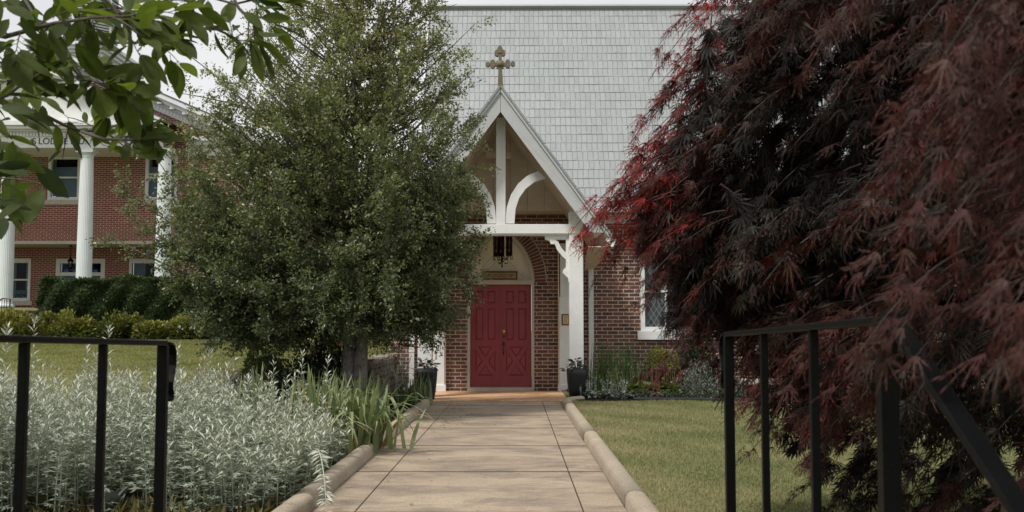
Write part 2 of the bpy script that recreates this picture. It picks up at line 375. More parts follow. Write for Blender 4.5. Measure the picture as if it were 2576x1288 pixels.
def root_loc(o):
    l = Vector(o.location)
    while o.parent: o = o.parent; l += Vector(o.location)
    return l
def part(name, geo, mat, parent=None, loc=None, smooth=False, bevel=0, label=None):
    """one mesh object; coordinates are given in the world, the origin goes to the base of its thing"""
    off = root_loc(parent) if parent else Vector(loc or (0, 0, 0))
    me = geo.mesh(name, off) if isinstance(geo, MB) else geo
    ob = bpy.data.objects.new(name, me); COL.objects.link(ob)
    if parent: ob.parent = parent
    else: ob.location = off
    me.materials.append(M[mat] if isinstance(mat, str) else mat)
    if smooth: me.polygons.foreach_set('use_smooth', [True]*len(me.polygons))
    if bevel:
        b = ob.modifiers.new('bevel', 'BEVEL'); b.width = bevel; b.segments = 2; b.limit_method = 'ANGLE'; b.angle_limit = R(40)
    if label: ob['label'] = label
    return ob
def tag(o, label, cat, group=None, kind=None):
    o['label'] = label; o['category'] = cat
    if group: o['group'] = group
    if kind: o['kind'] = kind
    return o
def thing(name, label, cat, loc, group=None):
    o = bpy.data.objects.new(name, None); COL.objects.link(o); o.location = loc; o.empty_display_size = .2
    return tag(o, label, cat, group)
def struct(name, geo, mat, loc=(0, 0, 0), **k):
    o = part(name, geo, mat, None, loc, **k); o['kind'] = 'structure'; return o
def stuff(o, label=None, cat=None): o['kind'] = 'stuff'; o['label'] = label; o['category'] = cat; return o
def dup(root, loc, label, group):
    r = root.copy(); COL.objects.link(r); r.location = loc; r['label'] = label; r['group'] = group
    for ch in list(root.children):
        c = ch.copy(); COL.objects.link(c); c.parent = r
        for q in ch.children:
            d = q.copy(); COL.objects.link(d); d.parent = c
    return r

# batches of leaves -------------------------------------------------
def tmpl(vs, fs): return np.array(vs, float), fs
T_DIAMOND = tmpl([(0, 0, 0), (.25, .45, .05), (0, 1, 0), (-.25, .45, .05)], [(0, 1, 2, 3)])
T_LEAF = tmpl([(0, 0, 0), (.19, .22, .04), (.26, .55, .045), (0, 1, -.06), (-.26, .55, .045), (-.19, .22, .04), (0, .5, -.02)],
              [(0, 1, 2, 6), (6, 2, 3), (0, 6, 4, 5), (6, 3, 4)])
def big_leaf():
    vs = []; fs = []; prof = [(0, 0), (.08, .07), (.16, .125), (.3, .175), (.48, .20), (.66, .175), (.82, .115), (.93, .05), (1, 0)]
    for t, wd in prof:
        z = -.10*t*t
        vs += [(-wd, t, z+.28*wd), (0, t, z), (wd, t, z+.28*wd)]
    for i in range(len(prof)-1):
        a = i*3; b = a+3; fs += [(a, a+1, b+1, b), (a+1, a+2, b+2, b+1)]
    return tmpl(vs, fs)
T_BIG = big_leaf()
def blade(n=7, w=.035, curl=1):
    return None
def lace_leaf(seg=4, sd=0):
    rg = np.random.default_rng(sd); vs = []; fs = []
    for ang, ln in ((0, 1), (15, .95), (-15, .95), (32, .8), (-32, .8), (56, .55), (-56, .55)):
        a = R(ang+rg.uniform(-7, 7)); ln *= rg.uniform(.72, 1.12); bend = rg.uniform(-.28, .28); dr = rg.uniform(.1, .35)
        dx, dy = math.sin(a), math.cos(a); nx, ny = dy, -dx
        def pt(t, s_):
            o_ = s_+bend*t*t*ln
            return (dx*t*ln*(1-.1*t)+nx*o_, dy*t*ln+ny*o_, -dr*t*t*ln+.05*math.sin(9*t+sd)*t)
        b = len(vs); ts = [i/seg for i in range(seg+1)]
        for i, t in enumerate(ts):
            wd = .006+.012*math.sin(math.pi*min(1, t*1.05+.02)); vs += [pt(t, -wd), pt(t, wd)]
        for i in range(seg): fs.append((b+2*i, b+2*i+1, b+2*i+3, b+2*i+2))
        for i in range(1, seg+1):
            t = ts[i]-.14; q = .10*(1-.5*t)
            for sg in (-1, 1):
                q2 = q*rg.uniform(.5, 1.2); c = len(vs); vs += [pt(t-.05, sg*.012), pt(t+.05, sg*.012), pt(t+.20, sg*q2)]
                fs.append((c, c+1, c+2) if sg > 0 else (c+1, c, c+2))
    return tmpl(vs, fs)
T_LACES = [lace_leaf(4, k) for k in range(7)]
def lace_simple():
    vs = []; fs = []
    for ang, ln in ((0, 1), (22, .9), (-22, .9), (48, .7), (-48, .7)):
        a = R(ang); dx, dy = math.sin(a), math.cos(a); b = len(vs)
        vs += [(0, 0, 0), (dx*ln*.5+dy*.055, dy*ln*.5-dx*.055, -.05), (dx*ln, dy*ln, -.25*ln), (dx*ln*.5-dy*.055, dy*ln*.5+dx*.055, -.05)]; fs.append((b, b+1, b+2, b+3))
    return tmpl(vs, fs)
T_LACE0 = lace_simple()

def norm(a): return a/np.maximum(np.linalg.norm(a, axis=-1, keepdims=True), 1e-9)
def rdir(n): return norm(rng.normal(size=(n, 3)))
class Batch:
    def __init__(s): s.vs = []; s.lt = []; s.li = []; s.r = []; s.n = 0
    def leaves(s, T, pos, d, nrm, size, rnd):
        tv, tf = T; pos = np.atleast_2d(pos); n = len(pos)
        d = norm(np.broadcast_to(d, (n, 3))); nrm = np.broadcast_to(nrm, (n, 3))
        x = norm(np.cross(d, nrm)); z = np.cross(x, d)
        size = np.broadcast_to(np.asarray(size, float), (n,))[:, None, None]
        v = pos[:, None, :]+size*(tv[None, :, 0:1]*x[:, None, :]+tv[None, :, 1:2]*d[:, None, :]+tv[None, :, 2:3]*z[:, None, :])
        k = len(tv); loops = np.concatenate([np.array(f) for f in tf]); tot = np.array([len(f) for f in tf])
        off = s.n+np.arange(n)*k
        s.vs.append(v.reshape(-1, 3)); s.li.append((off[:, None]+loops[None, :]).ravel()); s.lt.append(np.tile(tot, n))
        s.r.append(np.repeat(np.broadcast_to(rnd, (n,)), len(tf))); s.n += n*k
    def strip(s, P_, width, rnd, side=None, fold=.12):
        """a blade following P_ (m,3)"""
        m = len(P_); d = np.gradient(P_, axis=0)
        if side is None: side = np.array([-d[0][1], d[0][0], 0])+1e-6
        sd = norm(np.broadcast_to(side, (m, 3))-0*d)
        t = np.linspace(0, 1, m); wd = width*np.minimum(1, (1-t)**.6*1.25)[:, None]
        up = norm(np.cross(sd, d)); 
        a = P_-sd*wd/2+up*wd*fold; b = P_; c = P_+sd*wd/2+up*wd*fold
        v = np.stack([a, b, c], 1).reshape(-1, 3); f = []
        for i in range(m-1):
            q = s.n+i*3; f += [q, q+1, q+4, q+3, q+1, q+2, q+5, q+4]
        s.vs.append(v); s.li.append(np.array(f)); s.lt.append(np.full(2*(m-1), 4)); s.r.append(np.full(2*(m-1), rnd)); s.n += len(v)
    def mesh(s, name, off=(0, 0, 0), smooth=False):
        v = np.concatenate(s.vs)-np.array(off); li = np.concatenate(s.li).astype(np.int32); lt = np.concatenate(s.lt).astype(np.int32)
        me = bpy.data.meshes.new(name); me.vertices.add(len(v)); me.vertices.foreach_set('co', v.ravel().astype(np.float32))
        me.loops.add(len(li)); me.loops.foreach_set('vertex_index', li)
        me.polygons.add(len(lt)); st = np.concatenate([[0], np.cumsum(lt)[:-1]]).astype(np.int32)
        me.polygons.foreach_set('loop_start', st); me.polygons.foreach_set('loop_total', lt)
        if smooth: me.polygons.foreach_set('use_smooth', np.ones(len(lt), bool))
        me.update(calc_edges=True)
        at = me.attributes.new('rnd', 'FLOAT', 'FACE'); at.data.foreach_set('value', np.concatenate(s.r).astype(np.float32))
        return me
def bpart(name, batch, mat, parent=None, loc=(0, 0, 0), smooth=False):
    off = root_loc(parent) if parent else loc
    return part(name, batch.mesh(name, off, smooth), mat, parent, loc)

def bez(a, b, c, n=8):
    t = np.linspace(0, 1, n)[:, None]; a, b, c = (np.array(x, float) for x in (a, b, c))
    return (1-t)**2*a+2*t*(1-t)*b+t*t*c
def clamp01(x): return np.clip(x, 0, 1)
def sst(x, a, b): t = clamp01((x-a)/(b-a)); return t*t*(3-2*t)

# ================================================================= THE SETTING
XL, XR = -1.36, .75        # walk edges
def terrain(x, y):
    x = np.asarray(x, float); y = np.asarray(y, float)
    up = .58+.34*clamp01((y-16)/11.5)+.35*sst(y, 27.6, 31)+.65*sst(y, 31, 33.8)
    bank = .25+2.6*sst(-x, 4.2, 6.5)                       # steep at the stone wall, gentle further left
    my = clamp01((y-(16.15-bank))/bank); my = my*my*(3-2*my)
    mxx = sst(-x, 2.35, 2.5)
    base = -.015+.0*x
    base = np.where(x > XR+.17, .035, base)
    base = np.where(x < XL-.17, .02, base)
    z = base+(up-base)*my*mxx
    return z+.012*np.sin(x*3.1)*np.sin(y*2.3)*(np.abs(x+.3) > 1.3)
def axis_pts(segs):
    out = []
    for a, b, st in segs: out += list(np.arange(a, b, st))
    return np.array(out)
gx = axis_pts([(-600, -60, 60), (-60, -16, 4), (-16, -8, .5), (-8, -3, .25), (-3, -2, .05), (-2, -1.6, .1), (-1.6, -1.3, .03), (-1.3, .8, .3), (.8, 1.0, .03), (1.0, 1.6, .2), (1.6, 8, .4), (8, 60, 4), (60, 601, 60)])
gy = axis_pts([(-60, 0, 5), (0, 13, .4), (13, 16, .15), (16, 16.4, .05), (16.4, 36, .4), (36, 80, 4), (80, 1500, 80)])
GX, GY = np.meshgrid(gx, gy); GZ = terrain(GX, GY)
mb = MB(); mb.v = [tuple(p) for p in np.stack([GX, GY, GZ], -1).reshape(-1, 3)]
nx_ = len(gx); mb.f = [(j*nx_+i, j*nx_+i+1, (j+1)*nx_+i+1, (j+1)*nx_+i) for j in range(len(gy)-1) for i in range(nx_-1)]
struct('ground', mb, 'ground', smooth=True)

# walk: separate slabs with open joints
mb = MB(); ys = [1, 3, 5, 7.04, 9.08, 11.1, 13.1, 15.07, 17.02, 18.05]; xs = [XL, -1.065, .456, XR]; gp = .007
for i in range(len(ys)-1):
    for j in range(3):
        mb.box(xs[j]+gp*.6, xs[j+1]-gp*.6, ys[i]+gp*2, ys[i+1]-gp*2, -.12, 0)
struct('walk', mb, 'walk', bevel=.006)
mb = MB(); mb.box(XL, XR, .9, 18.1, -.14, -.014); struct('walk_joint_bed', mb, 'soil')

def kerb(name, pts, sgn):
    """rounded concrete kerb following pts; the walk side is at the point"""
    prof = [(0, -.05), (.004, .06), (.015, .088), (.035, .102), (.065, .108), (.10, .106), (.13, .095), (.146, .07), (.15, .02), (.15, -.05)]
    mb = MB(); start = 0
    cuts = [i for i in range(len(pts)) if i == 0 or i % 4 == 2 or i == len(pts)-1]
    for a, b in zip(cuts[:-1], cuts[1:]):
        seg = [Vector((*p, 0)) for p in pts[a:b+1]]
        d0 = (seg[1]-seg[0]).normalized(); seg[0] = seg[0]+d0*.007; seg[-1] = seg[-1]-(seg[-1]-seg[-2]).normalized()*.007
        base = len(mb.v); n = len(prof)
        for i, p in enumerate(seg):
            d = (seg[min(i+1, len(seg)-1)]-seg[max(i-1, 0)]).normalized(); s_ = Vector((d.y, -d.x, 0))*sgn
            for q in prof: mb.v.append(tuple(p+s_*q[0]+Vector((0, 0, q[1]))))
        for i in range(len(seg)-1):
            for k in range(n-1): mb.f.append((base+i*n+k, base+i*n+k+1, base+(i+1)*n+k+1, base+(i+1)*n+k))
        mb.f.append(tuple(base+k for k in range(n))); mb.f.append(tuple(base+(len(seg)-1)*n+k for k in range(n-1, -1, -1)))
    return struct(name, mb, 'kerb', smooth=False, bevel=0)
lp = [(XL, y) for y in (.8, 2, 3.2, 4.4, 5.6, 6.6, 7.2, 8.0, 9.0, 10.35, 11.2, 12.1, 13, 14, 15, 16, 16.8)]+[(XL-.03, 17.3)]
rp = [(XR, y) for y in (.8, 2.2, 3.3, 4.3, 5.6, 6.6, 7.3, 8.3, 9.5, 10.5, 11.6, 12.8, 14, 15, 16, 16.9)]+[(XR+.03, 17.25), (XR+.12, 17.55), (XR+.3, 17.78)]
k1 = kerb('kerb', lp, -1); k2 = kerb('kerb', rp, 1)
for o_ in (k1, k2):
    o_.data.polygons.foreach_set('use_smooth', [len(p.vertices) == 4 for p in o_.data.polygons])

def sheet(name, poly_fn, mat, x0, x1, y0, y1, step=.2, lift=.006):
    xs = np.arange(x0, x1+1e-6, step); ys = np.arange(y0, y1+1e-6, step); mb = MB(); idx = {}
    X, Y = np.meshgrid(xs, ys); Z = terrain(X, Y)+lift+.012+.02*np.abs(np.sin(X*7.1)*np.cos(Y*6.3))
    n = len(xs); mb.v = [tuple(p) for p in np.stack([X, Y, Z], -1).reshape(-1, 3)]
    for j in range(len(ys)-1):
        for i in range(n-1):
            if poly_fn(xs[i]+step/2, ys[j]+step/2): mb.f.append((j*n+i, j*n+i+1, (j+1)*n+i+1, (j+1)*n+i))
    return struct(name, mb, mat, smooth=True)
BEDY = lambda x: 13.6+.3*math.sin(x*1.1) if x < -4.4 else 15.9
sheet('flower_bed_soil', lambda x, y: y < BEDY(x) or x > -2.4, 'soil', -9, -1.56, 1, 20.8)
sheet('flower_bed_soil', lambda x, y: True, 'soil', .98, 12, 17.45, 20.8)
sheet('hedge_bed_soil', lambda x, y: True, 'soil', -16, -5.6, 27.4, 33)

# ================================================================= CHURCH
WY = 20.9                    # wall face
CX = P(1260, 831, WY).x      # centre of the doorway
def arch_pts(cx, a, z0, h, n=14, side=0):
    """pointed arch, from the left springing to the right one"""
    Rr = (a*a+h*h)/(2*a); out = []
    t1 = math.asin(h/Rr)
    for i in range(n+1):
        t = t1*i/n; out.append((cx-a+Rr-Rr*math.cos(t), z0+Rr*math.sin(t)))
    r = [(2*cx-x, z) for x, z in out[:-1]][::-1]
    return out+r
church = thing('brick_church', 'dark red brick church with a steep silver shingled roof and red double doors', 'church', (CX, WY, 0))
zs = PZ(710, WY); za = PZ(573, WY); aw = .665
ap = arch_pts(CX, aw, zs, za-zs)
half = len(ap)//2
WL, WR_, WT = PX(992, WY)+.02, 13.0, 3.62
mb = MB()
la = [(CX-aw, -.05)]+ap[:half+1]; ra = ap[half:]+[(CX+aw, -.05)]
xj = 1.35
mb.prism([(WL, -.05)]+la+[(CX, WT), (WL, WT)], WY, WY+.35)
mb.prism(ra+[(xj, -.05), (xj, WT), (CX, WT)], WY, WY+.35)
wx0, wx1, wz0, wz1 = PX(1612, WY), PX(1612, WY)+1.02, PZ(833, WY), 2.95
mb.box(xj, wx0, WY, WY+.35, -.05, WT); mb.box(wx1, WR_, WY, WY+.35, -.05, WT)
mb.box(wx0, wx1, WY, WY+.35, -.05, wz0); mb.box(wx0, wx1, WY, WY+.35, wz1, WT)
mb.box(WL, WL+.35, WY+.352, 26.2, -.05, WT)
part('wall', mb, 'brick_church', church)
# corner pier left of the downspout
mb = MB(); mb.box(WL-.12, PX(1030, WY)-.0, WY-.06, WY-.003, 0, 3.3); part('pier', mb, 'brick_church', church)
# arch ring of radiating bricks, two rings
mb = MB()
Rr = (aw*aw+(za-zs)**2)/(2*aw); t1 = math.asin((za-zs)/Rr)
for sgn in (-1, 1):
    ccx = CX-sgn*(-aw+Rr)*-1 if False else (CX+sgn*(aw-Rr))
    n = 21
    for i in range(n+1):
        t = t1*(i+.5)/(n+1)
        for r0, r1 in ((.012, .225),):
            c, s_ = math.cos(t), math.sin(t); dt = t1/(n+1)*.38
            q = []
            for rr, tt in ((r0, -dt), (r0, dt), (r1, dt*.98), (r1, -dt*.98)):
                q.append((ccx+sgn*(Rr+rr)*math.cos(t+tt), zs+(Rr+rr)*math.sin(t+tt)))
            if sgn*(q[3][0]-CX) > -.01 and sgn*(q[2][0]-CX) > -.01: mb.prism(q, WY-.012-.003*random.random(), WY+.02)
M['voussoir'] = mat_plain('arch_brick', (.13, .052, .038), .85, .5, 7, bump=.004)
part('arch_bricks', mb, 'voussoir', church, bevel=.003)
mb = MB()
for sgn in (-1, 1):
    cc = CX+sgn*(aw-Rr); inn = [(cc+sgn*(Rr+.001)*math.cos(t1*i/12), zs+(Rr+.001)*math.sin(t1*i/12)) for i in range(13)]
    out = [(cc+sgn*(Rr+.25)*math.cos(t1*i/12), zs+(Rr+.25)*math.sin(t1*i/12)) for i in range(12, -1, -1)]
    out = [(x if sgn*(x-CX) > .002 else CX+sgn*.002, z) for x, z in out]
    mb.prism(inn+out, WY-.003*1.3, WY+.01)
M['mortar'] = mat_plain('mortar', (.42, .34, .27), .9, .2, 20, bump=.003)
part('arch_mortar', mb, 'mortar', church)

# main roof: rows of shingles
RX0, RX1 = -1.92, 13.4
e0 = P(1296, 519, 20.48); r1 = P(1296, 22, 23.35)
E = np.array([20.48, e0.z]); Rg = np.array([23.35, r1.z]); sl = Rg-E; Ls = np.linalg.norm(sl); du = sl/Ls; nu = np.array([-du[1], du[0]])
nrow = 24; mb = MB(); mb.uv = []
for k in range(nrow):
    a = E+du*(Ls*k/nrow-.012)+nu*.009; b = E+du*(Ls*(k+1)/nrow)+nu*.002; a0 = E+du*(Ls*k/nrow-.012)
    base = len(mb.v); nseg = 60
    for i in range(nseg+1):
        x = RX0+(RX1-RX0)*i/nseg; jit = .0025*math.sin(i*2.3+k*5)+.0025*math.sin(i*.9+k)
        mb.v += [(x, a0[0], a0[1]), (x, a[0]+nu[0]*jit, a[1]+nu[1]*jit), (x, b[0], b[1])]
        mb.uv += [(x, k+.001), (x, k+.01), (x, k+.999)]
    for i in range(nseg):
        q = base+i*3; mb.f += [(q, q+3, q+4, q+1), (q+1, q+4, q+5, q+2)]
roof = part('roof', mb, 'shingle', church)
mb = MB()
back = [(E[0]+.02, E[1]-.03), (Rg[0], Rg[1]-.01), (2*Rg[0]-E[0], E[1]-.03)]
mb.prism([(p[0], p[1]) for p in back], RX0+.03, RX1, 'x'); part('roof_deck', mb, 'white', church)
mb = MB(); mb.beam((RX0-.03, Rg[0]-.03, Rg[1]+.02), (RX1, Rg[0]-.03, Rg[1]+.02), .03, .13, (0, -du[1], du[0])); mb.tube([(RX0-.03, Rg[0], Rg[1]+.075), (RX1, Rg[0], Rg[1]+.075)], .035, 8)
part('ridge_cap', mb, 'grey_metal', roof)
M['grey_metal2'] = mat_plain('galvanised_cap', (.36, .38, .38), .45, .08, 3, metal=.2); roof.children[0].data.materials[0] = M['grey_metal2']
mb = MB(); mb.beam((RX0-.012, E[0], E[1]+.03), (RX0-.012, Rg[0], Rg[1]+.03), .022, .10, (0, -du[1], du[0])); part('rake_trim', mb, 'white', roof)
mb = MB(); mb.box(1.2, RX1, 20.42, 20.56, e0.z-.13, e0.z-.02); mb.box(1.2, RX1, 20.60, 20.86, e0.z-.17, e0.z-.14); mb.box(1.2, RX1, 20.86, 20.896, e0.z-.3, e0.z-.15)
mb.box(WL, -1.9, 20.42, 20.56, e0.z-.13, e0.z-.02)
part('gutter', mb, 'white', church, bevel=.01)
# side window of the church
win = part('window', MB().box(wx0+.07, wx1-.07, WY+.09, WY+.10, wz0+.07, wz1-.07), 'leaded', church)
mb = MB(); mb.box(wx0, wx0+.085, WY-.02, WY+.16, wz0, wz1); mb.box(wx1-.085, wx1, WY-.02, WY+.16, wz0, wz1); mb.box(wx0+.085, wx1-.085, WY-.018, WY+.16, wz1-.085, wz1)
mb.box(wx0+.085, wx1-.085, WY-.016, WY+.16, wz0, wz0+.085); mb.box((wx0+wx1)/2-.02, (wx0+wx1)/2+.02, WY+.02, WY+.088, wz0+.085, wz1-.085)
mb.box(wx0+.085, wx1-.085, WY+.024, WY+.086, 1.95, 1.99)
part('frame', mb, 'white', win, bevel=.004)
part('sill', MB().box(wx0-.07, wx1+.07, WY-.09, WY-.021, wz0-.17, wz0+.005), 'white', win, bevel=.006)
part('shade_backing', MB().box(wx0, wx1, WY+.34, WY+.348, wz0, wz1), 'room', win)

# doorway
dz0 = PZ(974, WY); dz1 = PZ(716, WY+.1); dl, dr = CX-.615, CX+.612
fr = part('door_frame', MB().box(CX-.664, dl, WY+.004, WY+.22, .0, zs).box(dr, CX+.664, WY+.004, WY+.22, .0, zs)
     .box(dl, dr, WY+.002, WY+.20, dz1, dz1+.085), 'white', church, bevel=.004)
fr.data.materials[0] = mat_plain('frame_paint', (.50, .46, .38), .6, .08, 4)
part('threshold', MB().box(CX-.66, CX+.66, WY-.06, WY+.25, -.04, dz0-.008), 'stone_sill', church, bevel=.006)
tp = arch_pts(CX, aw-.055, zs+.005, (za-zs)-.09)
part('tympanum', MB().prism(tp, WY+.09, WY+.12), 'cream', church)
mb = MB()
outr = arch_pts(CX, aw-.003, zs, za-zs-.006, 16); inr = arch_pts(CX, aw-.06, zs, (za-zs)-.10, 16)
mb.prism(outr+inr[::-1], WY+.006, WY+.13)
part('arch_trim', mb, fr.data.materials[0], church)
part('transom_ledge', MB().box(dl+.02, dr-.01, WY-.012, WY+.08, dz1+.087, dz1+.105), 'stone_sill', church)
mb = MB()   # fine board joints of the tympanum
for k, (x0, z0, x1, z1) in enumerate(((-.14, .55, -.38, .30), (.05, .52, .30, .28), (-.30, .30, -.45, .16), (.30, .25, .46, .10), (-.05, .45, -.32, .2))):
    mb.beam((CX+x0, WY+.088, zs+z0), (CX+x1, WY+.088, zs+z1), .006, .004, (0, 1, 0))
part('board_joint', mb, 'old_brass', church)
def inset(poly, k):
    """polygon moved inwards by k (counter-clockwise or clockwise, convex)"""
    n = len(poly); area = sum(poly[i][0]*poly[(i+1) % n][1]-poly[(i+1) % n][0]*poly[i][1] for i in range(n)); sg = 1 if area > 0 else -1; out = []
    L_ = []
    for i in range(n):
        (x0, z0), (x1, z1) = poly[i], poly[(i+1) % n]; dx, dz = x1-x0, z1-z0; q = math.hypot(dx, dz); nx, nz = -dz/q*sg, dx/q*sg
        L_.append((x0+nx*k, z0+nz*k, dx, dz))
    for i in range(n):
        x0, z0, dx, dz = L_[i-1]; x1, z1, ex, ez = L_[i]; den = dx*ez-dz*ex; t = ((x1-x0)*ez-(z1-z0)*ex)/den; out.append((x0+dx*t, z0+dz*t))
    return out
def grid_holes(mb, x0, x1, z0, z1, holes, y0, y1):
    xs = sorted({x0, x1}|{h[0] for h in holes}|{h[1] for h in holes}); zs_ = sorted({z0, z1}|{h[2] for h in holes}|{h[3] for h in holes})
    for a_, b_ in zip(xs[:-1], xs[1:]):
        run = None
        for c_, d_ in zip(zs_[:-1], zs_[1:]):
            if any(h[0] < (a_+b_)/2 < h[1] and h[2] < (c_+d_)/2 < h[3] for h in holes):
                if run: mb.box(a_, b_, y0, y1, *run)
                run = None
            else: run = (run[0], d_) if run else (c_, d_)
        if run: mb.box(a_, b_, y0, y1, *run)
dmid = CX-.006
YD = WY+.10
def door_leaf(x0, x1):
    H = dz1-dz0; W = x1-x0; rects = []
    for k in (0, 1):
        a = x0+W*(.165 if k == 0 else .565); b = a+W*.27
        for t0, t1_ in ((.06, .187), (.229, .545)): rects.append((a, b, dz1-H*t1_, dz1-H*t0))
    a, b = x0+W*.16, x0+W*.84; zt, zb = dz1-H*.605, dz1-H*.895; m = (a+b)/2; zm = (zt+zb)/2
    mb = MB(); grid_holes(mb, x0, x1, dz0, dz1, rects+[(a, b, zb, zt)], YD, YD+.022)
    for k, (p, q_) in enumerate((((a, zt), (b, zb)), ((a, zb), (b, zt)))):
        d_ = Vector((q_[0]-p[0], q_[1]-p[1])).normalized(); nn = Vector((-d_.y, d_.x))*.036
        P0, P1 = Vector(p)+d_*.02, Vector(q_)-d_*.02
        mb.prism([tuple(P0+nn), tuple(P0-nn), tuple(P1-nn), tuple(P1+nn)], YD+.001+.001*k, YD+.022)
    mb.box(x0+.002, x1-.002, YD+.0225, YD+.05, dz0+.002, dz1-.002)
    d = part('door', mb, 'red_door', church)
    w_ = .036; sl_ = (zt-zb)/(b-a); e = w_*math.hypot(1, sl_); f = w_*math.hypot(1, 1/sl_)
    polys = [[(r_[0], r_[2]), (r_[1], r_[2]), (r_[1], r_[3]), (r_[0], r_[3])] for r_ in rects]
    polys += [[(a+f, zt), (m, zm+e), (b-f, zt)], [(a+f, zb), (b-f, zb), (m, zm-e)], [(a, zt-e), (a, zb+e), (m-f, zm)], [(b, zt-e), (m+f, zm), (b, zb+e)]]
    for p in polys:
        i1 = inset(p, .014); i2 = inset(p, .034); n = len(p)
        v = [(x, YD+.019, z) for x, z in i1]+[(x, YD+.006, z) for x, z in i2]
        part('panel', MB().add(v, [tuple(range(n, 2*n))]+[(i, (i+1) % n, (i+1) % n+n, i+n) for i in range(n)]), 'red_door', d)
    return d
d1 = door_leaf(dl+.006, dmid-.004); d2 = door_leaf(dmid+.004, dr-.006)
part('meeting_strip', MB().box(dmid-.022, dmid+.016, YD-.016, YD-.001, dz0+.01, dz1-.004), 'red_door', d1, bevel=.003)
hx = PX(1267, WY)
db = part('deadbolt', MB().lathe([(.0, 0), (.03, .0), (.034, .008), (.028, .014), (.012, .016), (.01, .022)], 0, 0, 16), 'brass', d2, smooth=False)
me = db.data
rl = root_loc(d2)
for v_ in me.vertices:
    x, y, z = v_.co+rl; v_.co = Vector((hx+x, YD-.001-z, PZ(834, WY)+y))-rl
part('latch_plate', MB().prism([(hx+.03*math.cos(t)*(.8+.2*math.sin(2*t)), PZ(847, WY)+.034*math.sin(t)) for t in np.linspace(0, 2*math.pi, 13)[:-1]], YD-.014, YD-.001), 'bronze', d2)
mb = MB(); hz = PZ(884, WY)
mb.tube([(hx, YD-.004, hz+.15), (hx, YD-.05, hz+.125), (hx, YD-.062, hz+.05), (hx, YD-.05, hz-.03), (hx, YD-.004, hz-.055)], [.01, .009, .012, .009, .008], 8)
mb.prism([(hx-.02, hz+.10), (hx+.02, hz+.10), (hx+.033, hz+.15), (hx, hz+.2), (hx-.033, hz+.15)], YD-.008, YD-.001)
mb.prism([(hx-.016, hz-.04), (hx, hz-.10), (hx+.016, hz-.04)], YD-.008, YD-.001)
part('handle', mb, 'bronze', d2)

# brass plaque over the door and small plaque on the pilaster (flat things, hung on the building)
a = P(1214, 682, WY); b = P(1302, 704, WY)
pq = thing('brass_plaque', 'long brass plaque with two small crosses in a dark wooden frame over the red doors', 'plaque', (a.x, WY-.02, b.z))
mb = MB(); fw = .034; yb = WY+.04
mb.box(a.x, b.x, WY-.03, yb, a.z-fw, a.z); mb.box(a.x, b.x, WY-.03, yb, b.z, b.z+fw); mb.box(a.x, a.x+fw, WY-.0285, yb, b.z+fw, a.z-fw); mb.box(b.x-fw, b.x, WY-.0285, yb, b.z+fw, a.z-fw)
part('frame', mb, 'brown_wood', pq, bevel=.005)
plate = part('plate', MB().box(a.x+fw, b.x-fw, WY-.012, WY+.03, b.z+fw, a.z-fw), 'old_brass', pq)
mb = MB(); zc = (a.z+b.z)/2
for cxp in (a.x+.125, b.x-.125):
    mb = MB()
    for ang in range(4):
        t = ang*math.pi/2; dx, dz = math.cos(t), math.sin(t)
        mb.prism([(cxp, zc), (cxp+dx*.026-dz*.012, zc+dz*.026+dx*.012), (cxp+dx*.026+dz*.012, zc+dz*.026-dx*.012)], WY-.0145, WY-.011)
    part('cross_mark', mb, 'letter_dim', plate)
for row, zz in enumerate((.018, -.018)):
    mb = MB()
    x = a.x+(.19 if row else .10)
    while x < b.x-(.19 if row else .10):
        wd = random.uniform(.008, .016); mb.box(x, x+wd, WY-.0138, WY-.011, zc+zz-.008, zc+zz+.006); x += wd+random.choice((.006, .006, .018))
    part('engraving', mb, 'letter_dim', plate)

# ---------------------------------------------------------------- porch (part of the church building, parented as its own thing)
PY = 18.9                    # plane of the front posts
px_c = (PX(1433, PY)+PX(1468, PY)+PX(1052, PY)+PX(1085, PY))/4
porch = thing('entrance_porch', 'white timber gable porch with king post and curved braces in front of the red doors', 'porch', (px_c, PY, 0))
pr = [(PX(1433, PY), PX(1468, PY))]; pr.append((2*px_c-pr[0][1], 2*px_c-pr[0][0]))
bz1, bz0 = PZ(564, PY), PZ(588, PY)
FY0 = 18.42                  # front of the bargeboard
apex = P(1259, 222, FY0); eave = P(1529, 586, FY0); acx = px_c+.0
ax = apex.x; hw = eave.x-ax; slope = (apex.z-eave.z)/hw
def rz(x, drop=0): return apex.z-abs(x-ax)*slope-drop
for x0, x1 in pr:
    part('post', MB().box(x0, x1, PY, PY+.24, .03, rz(x0 if x0 > ax else x1, .46)), 'white_wood', porch, bevel=.008)
    part('post_base', MB().box(x0-.015, x1+.015, PY-.015, PY+.255, 0, .09), 'white_wood', porch, bevel=.006)
part('tie_beam', MB().box(pr[1][1]-.24, pr[0][0]+.24, PY-.012, PY-.002+.2, bz0, bz1).box(pr[1][1]-.22, pr[0][0]+.22, PY+.01, PY+.19, bz0-.028, bz0-.002), 'white_wood', porch, bevel=.006)
kx0, kx1 = PX(1247.5, PY), PX(1271.5, PY)
part('king_post', MB().box(kx0, kx1, PY+.0, PY+.17, bz1+.002, rz(ax, .42)), 'white_wood', porch, bevel=.006)
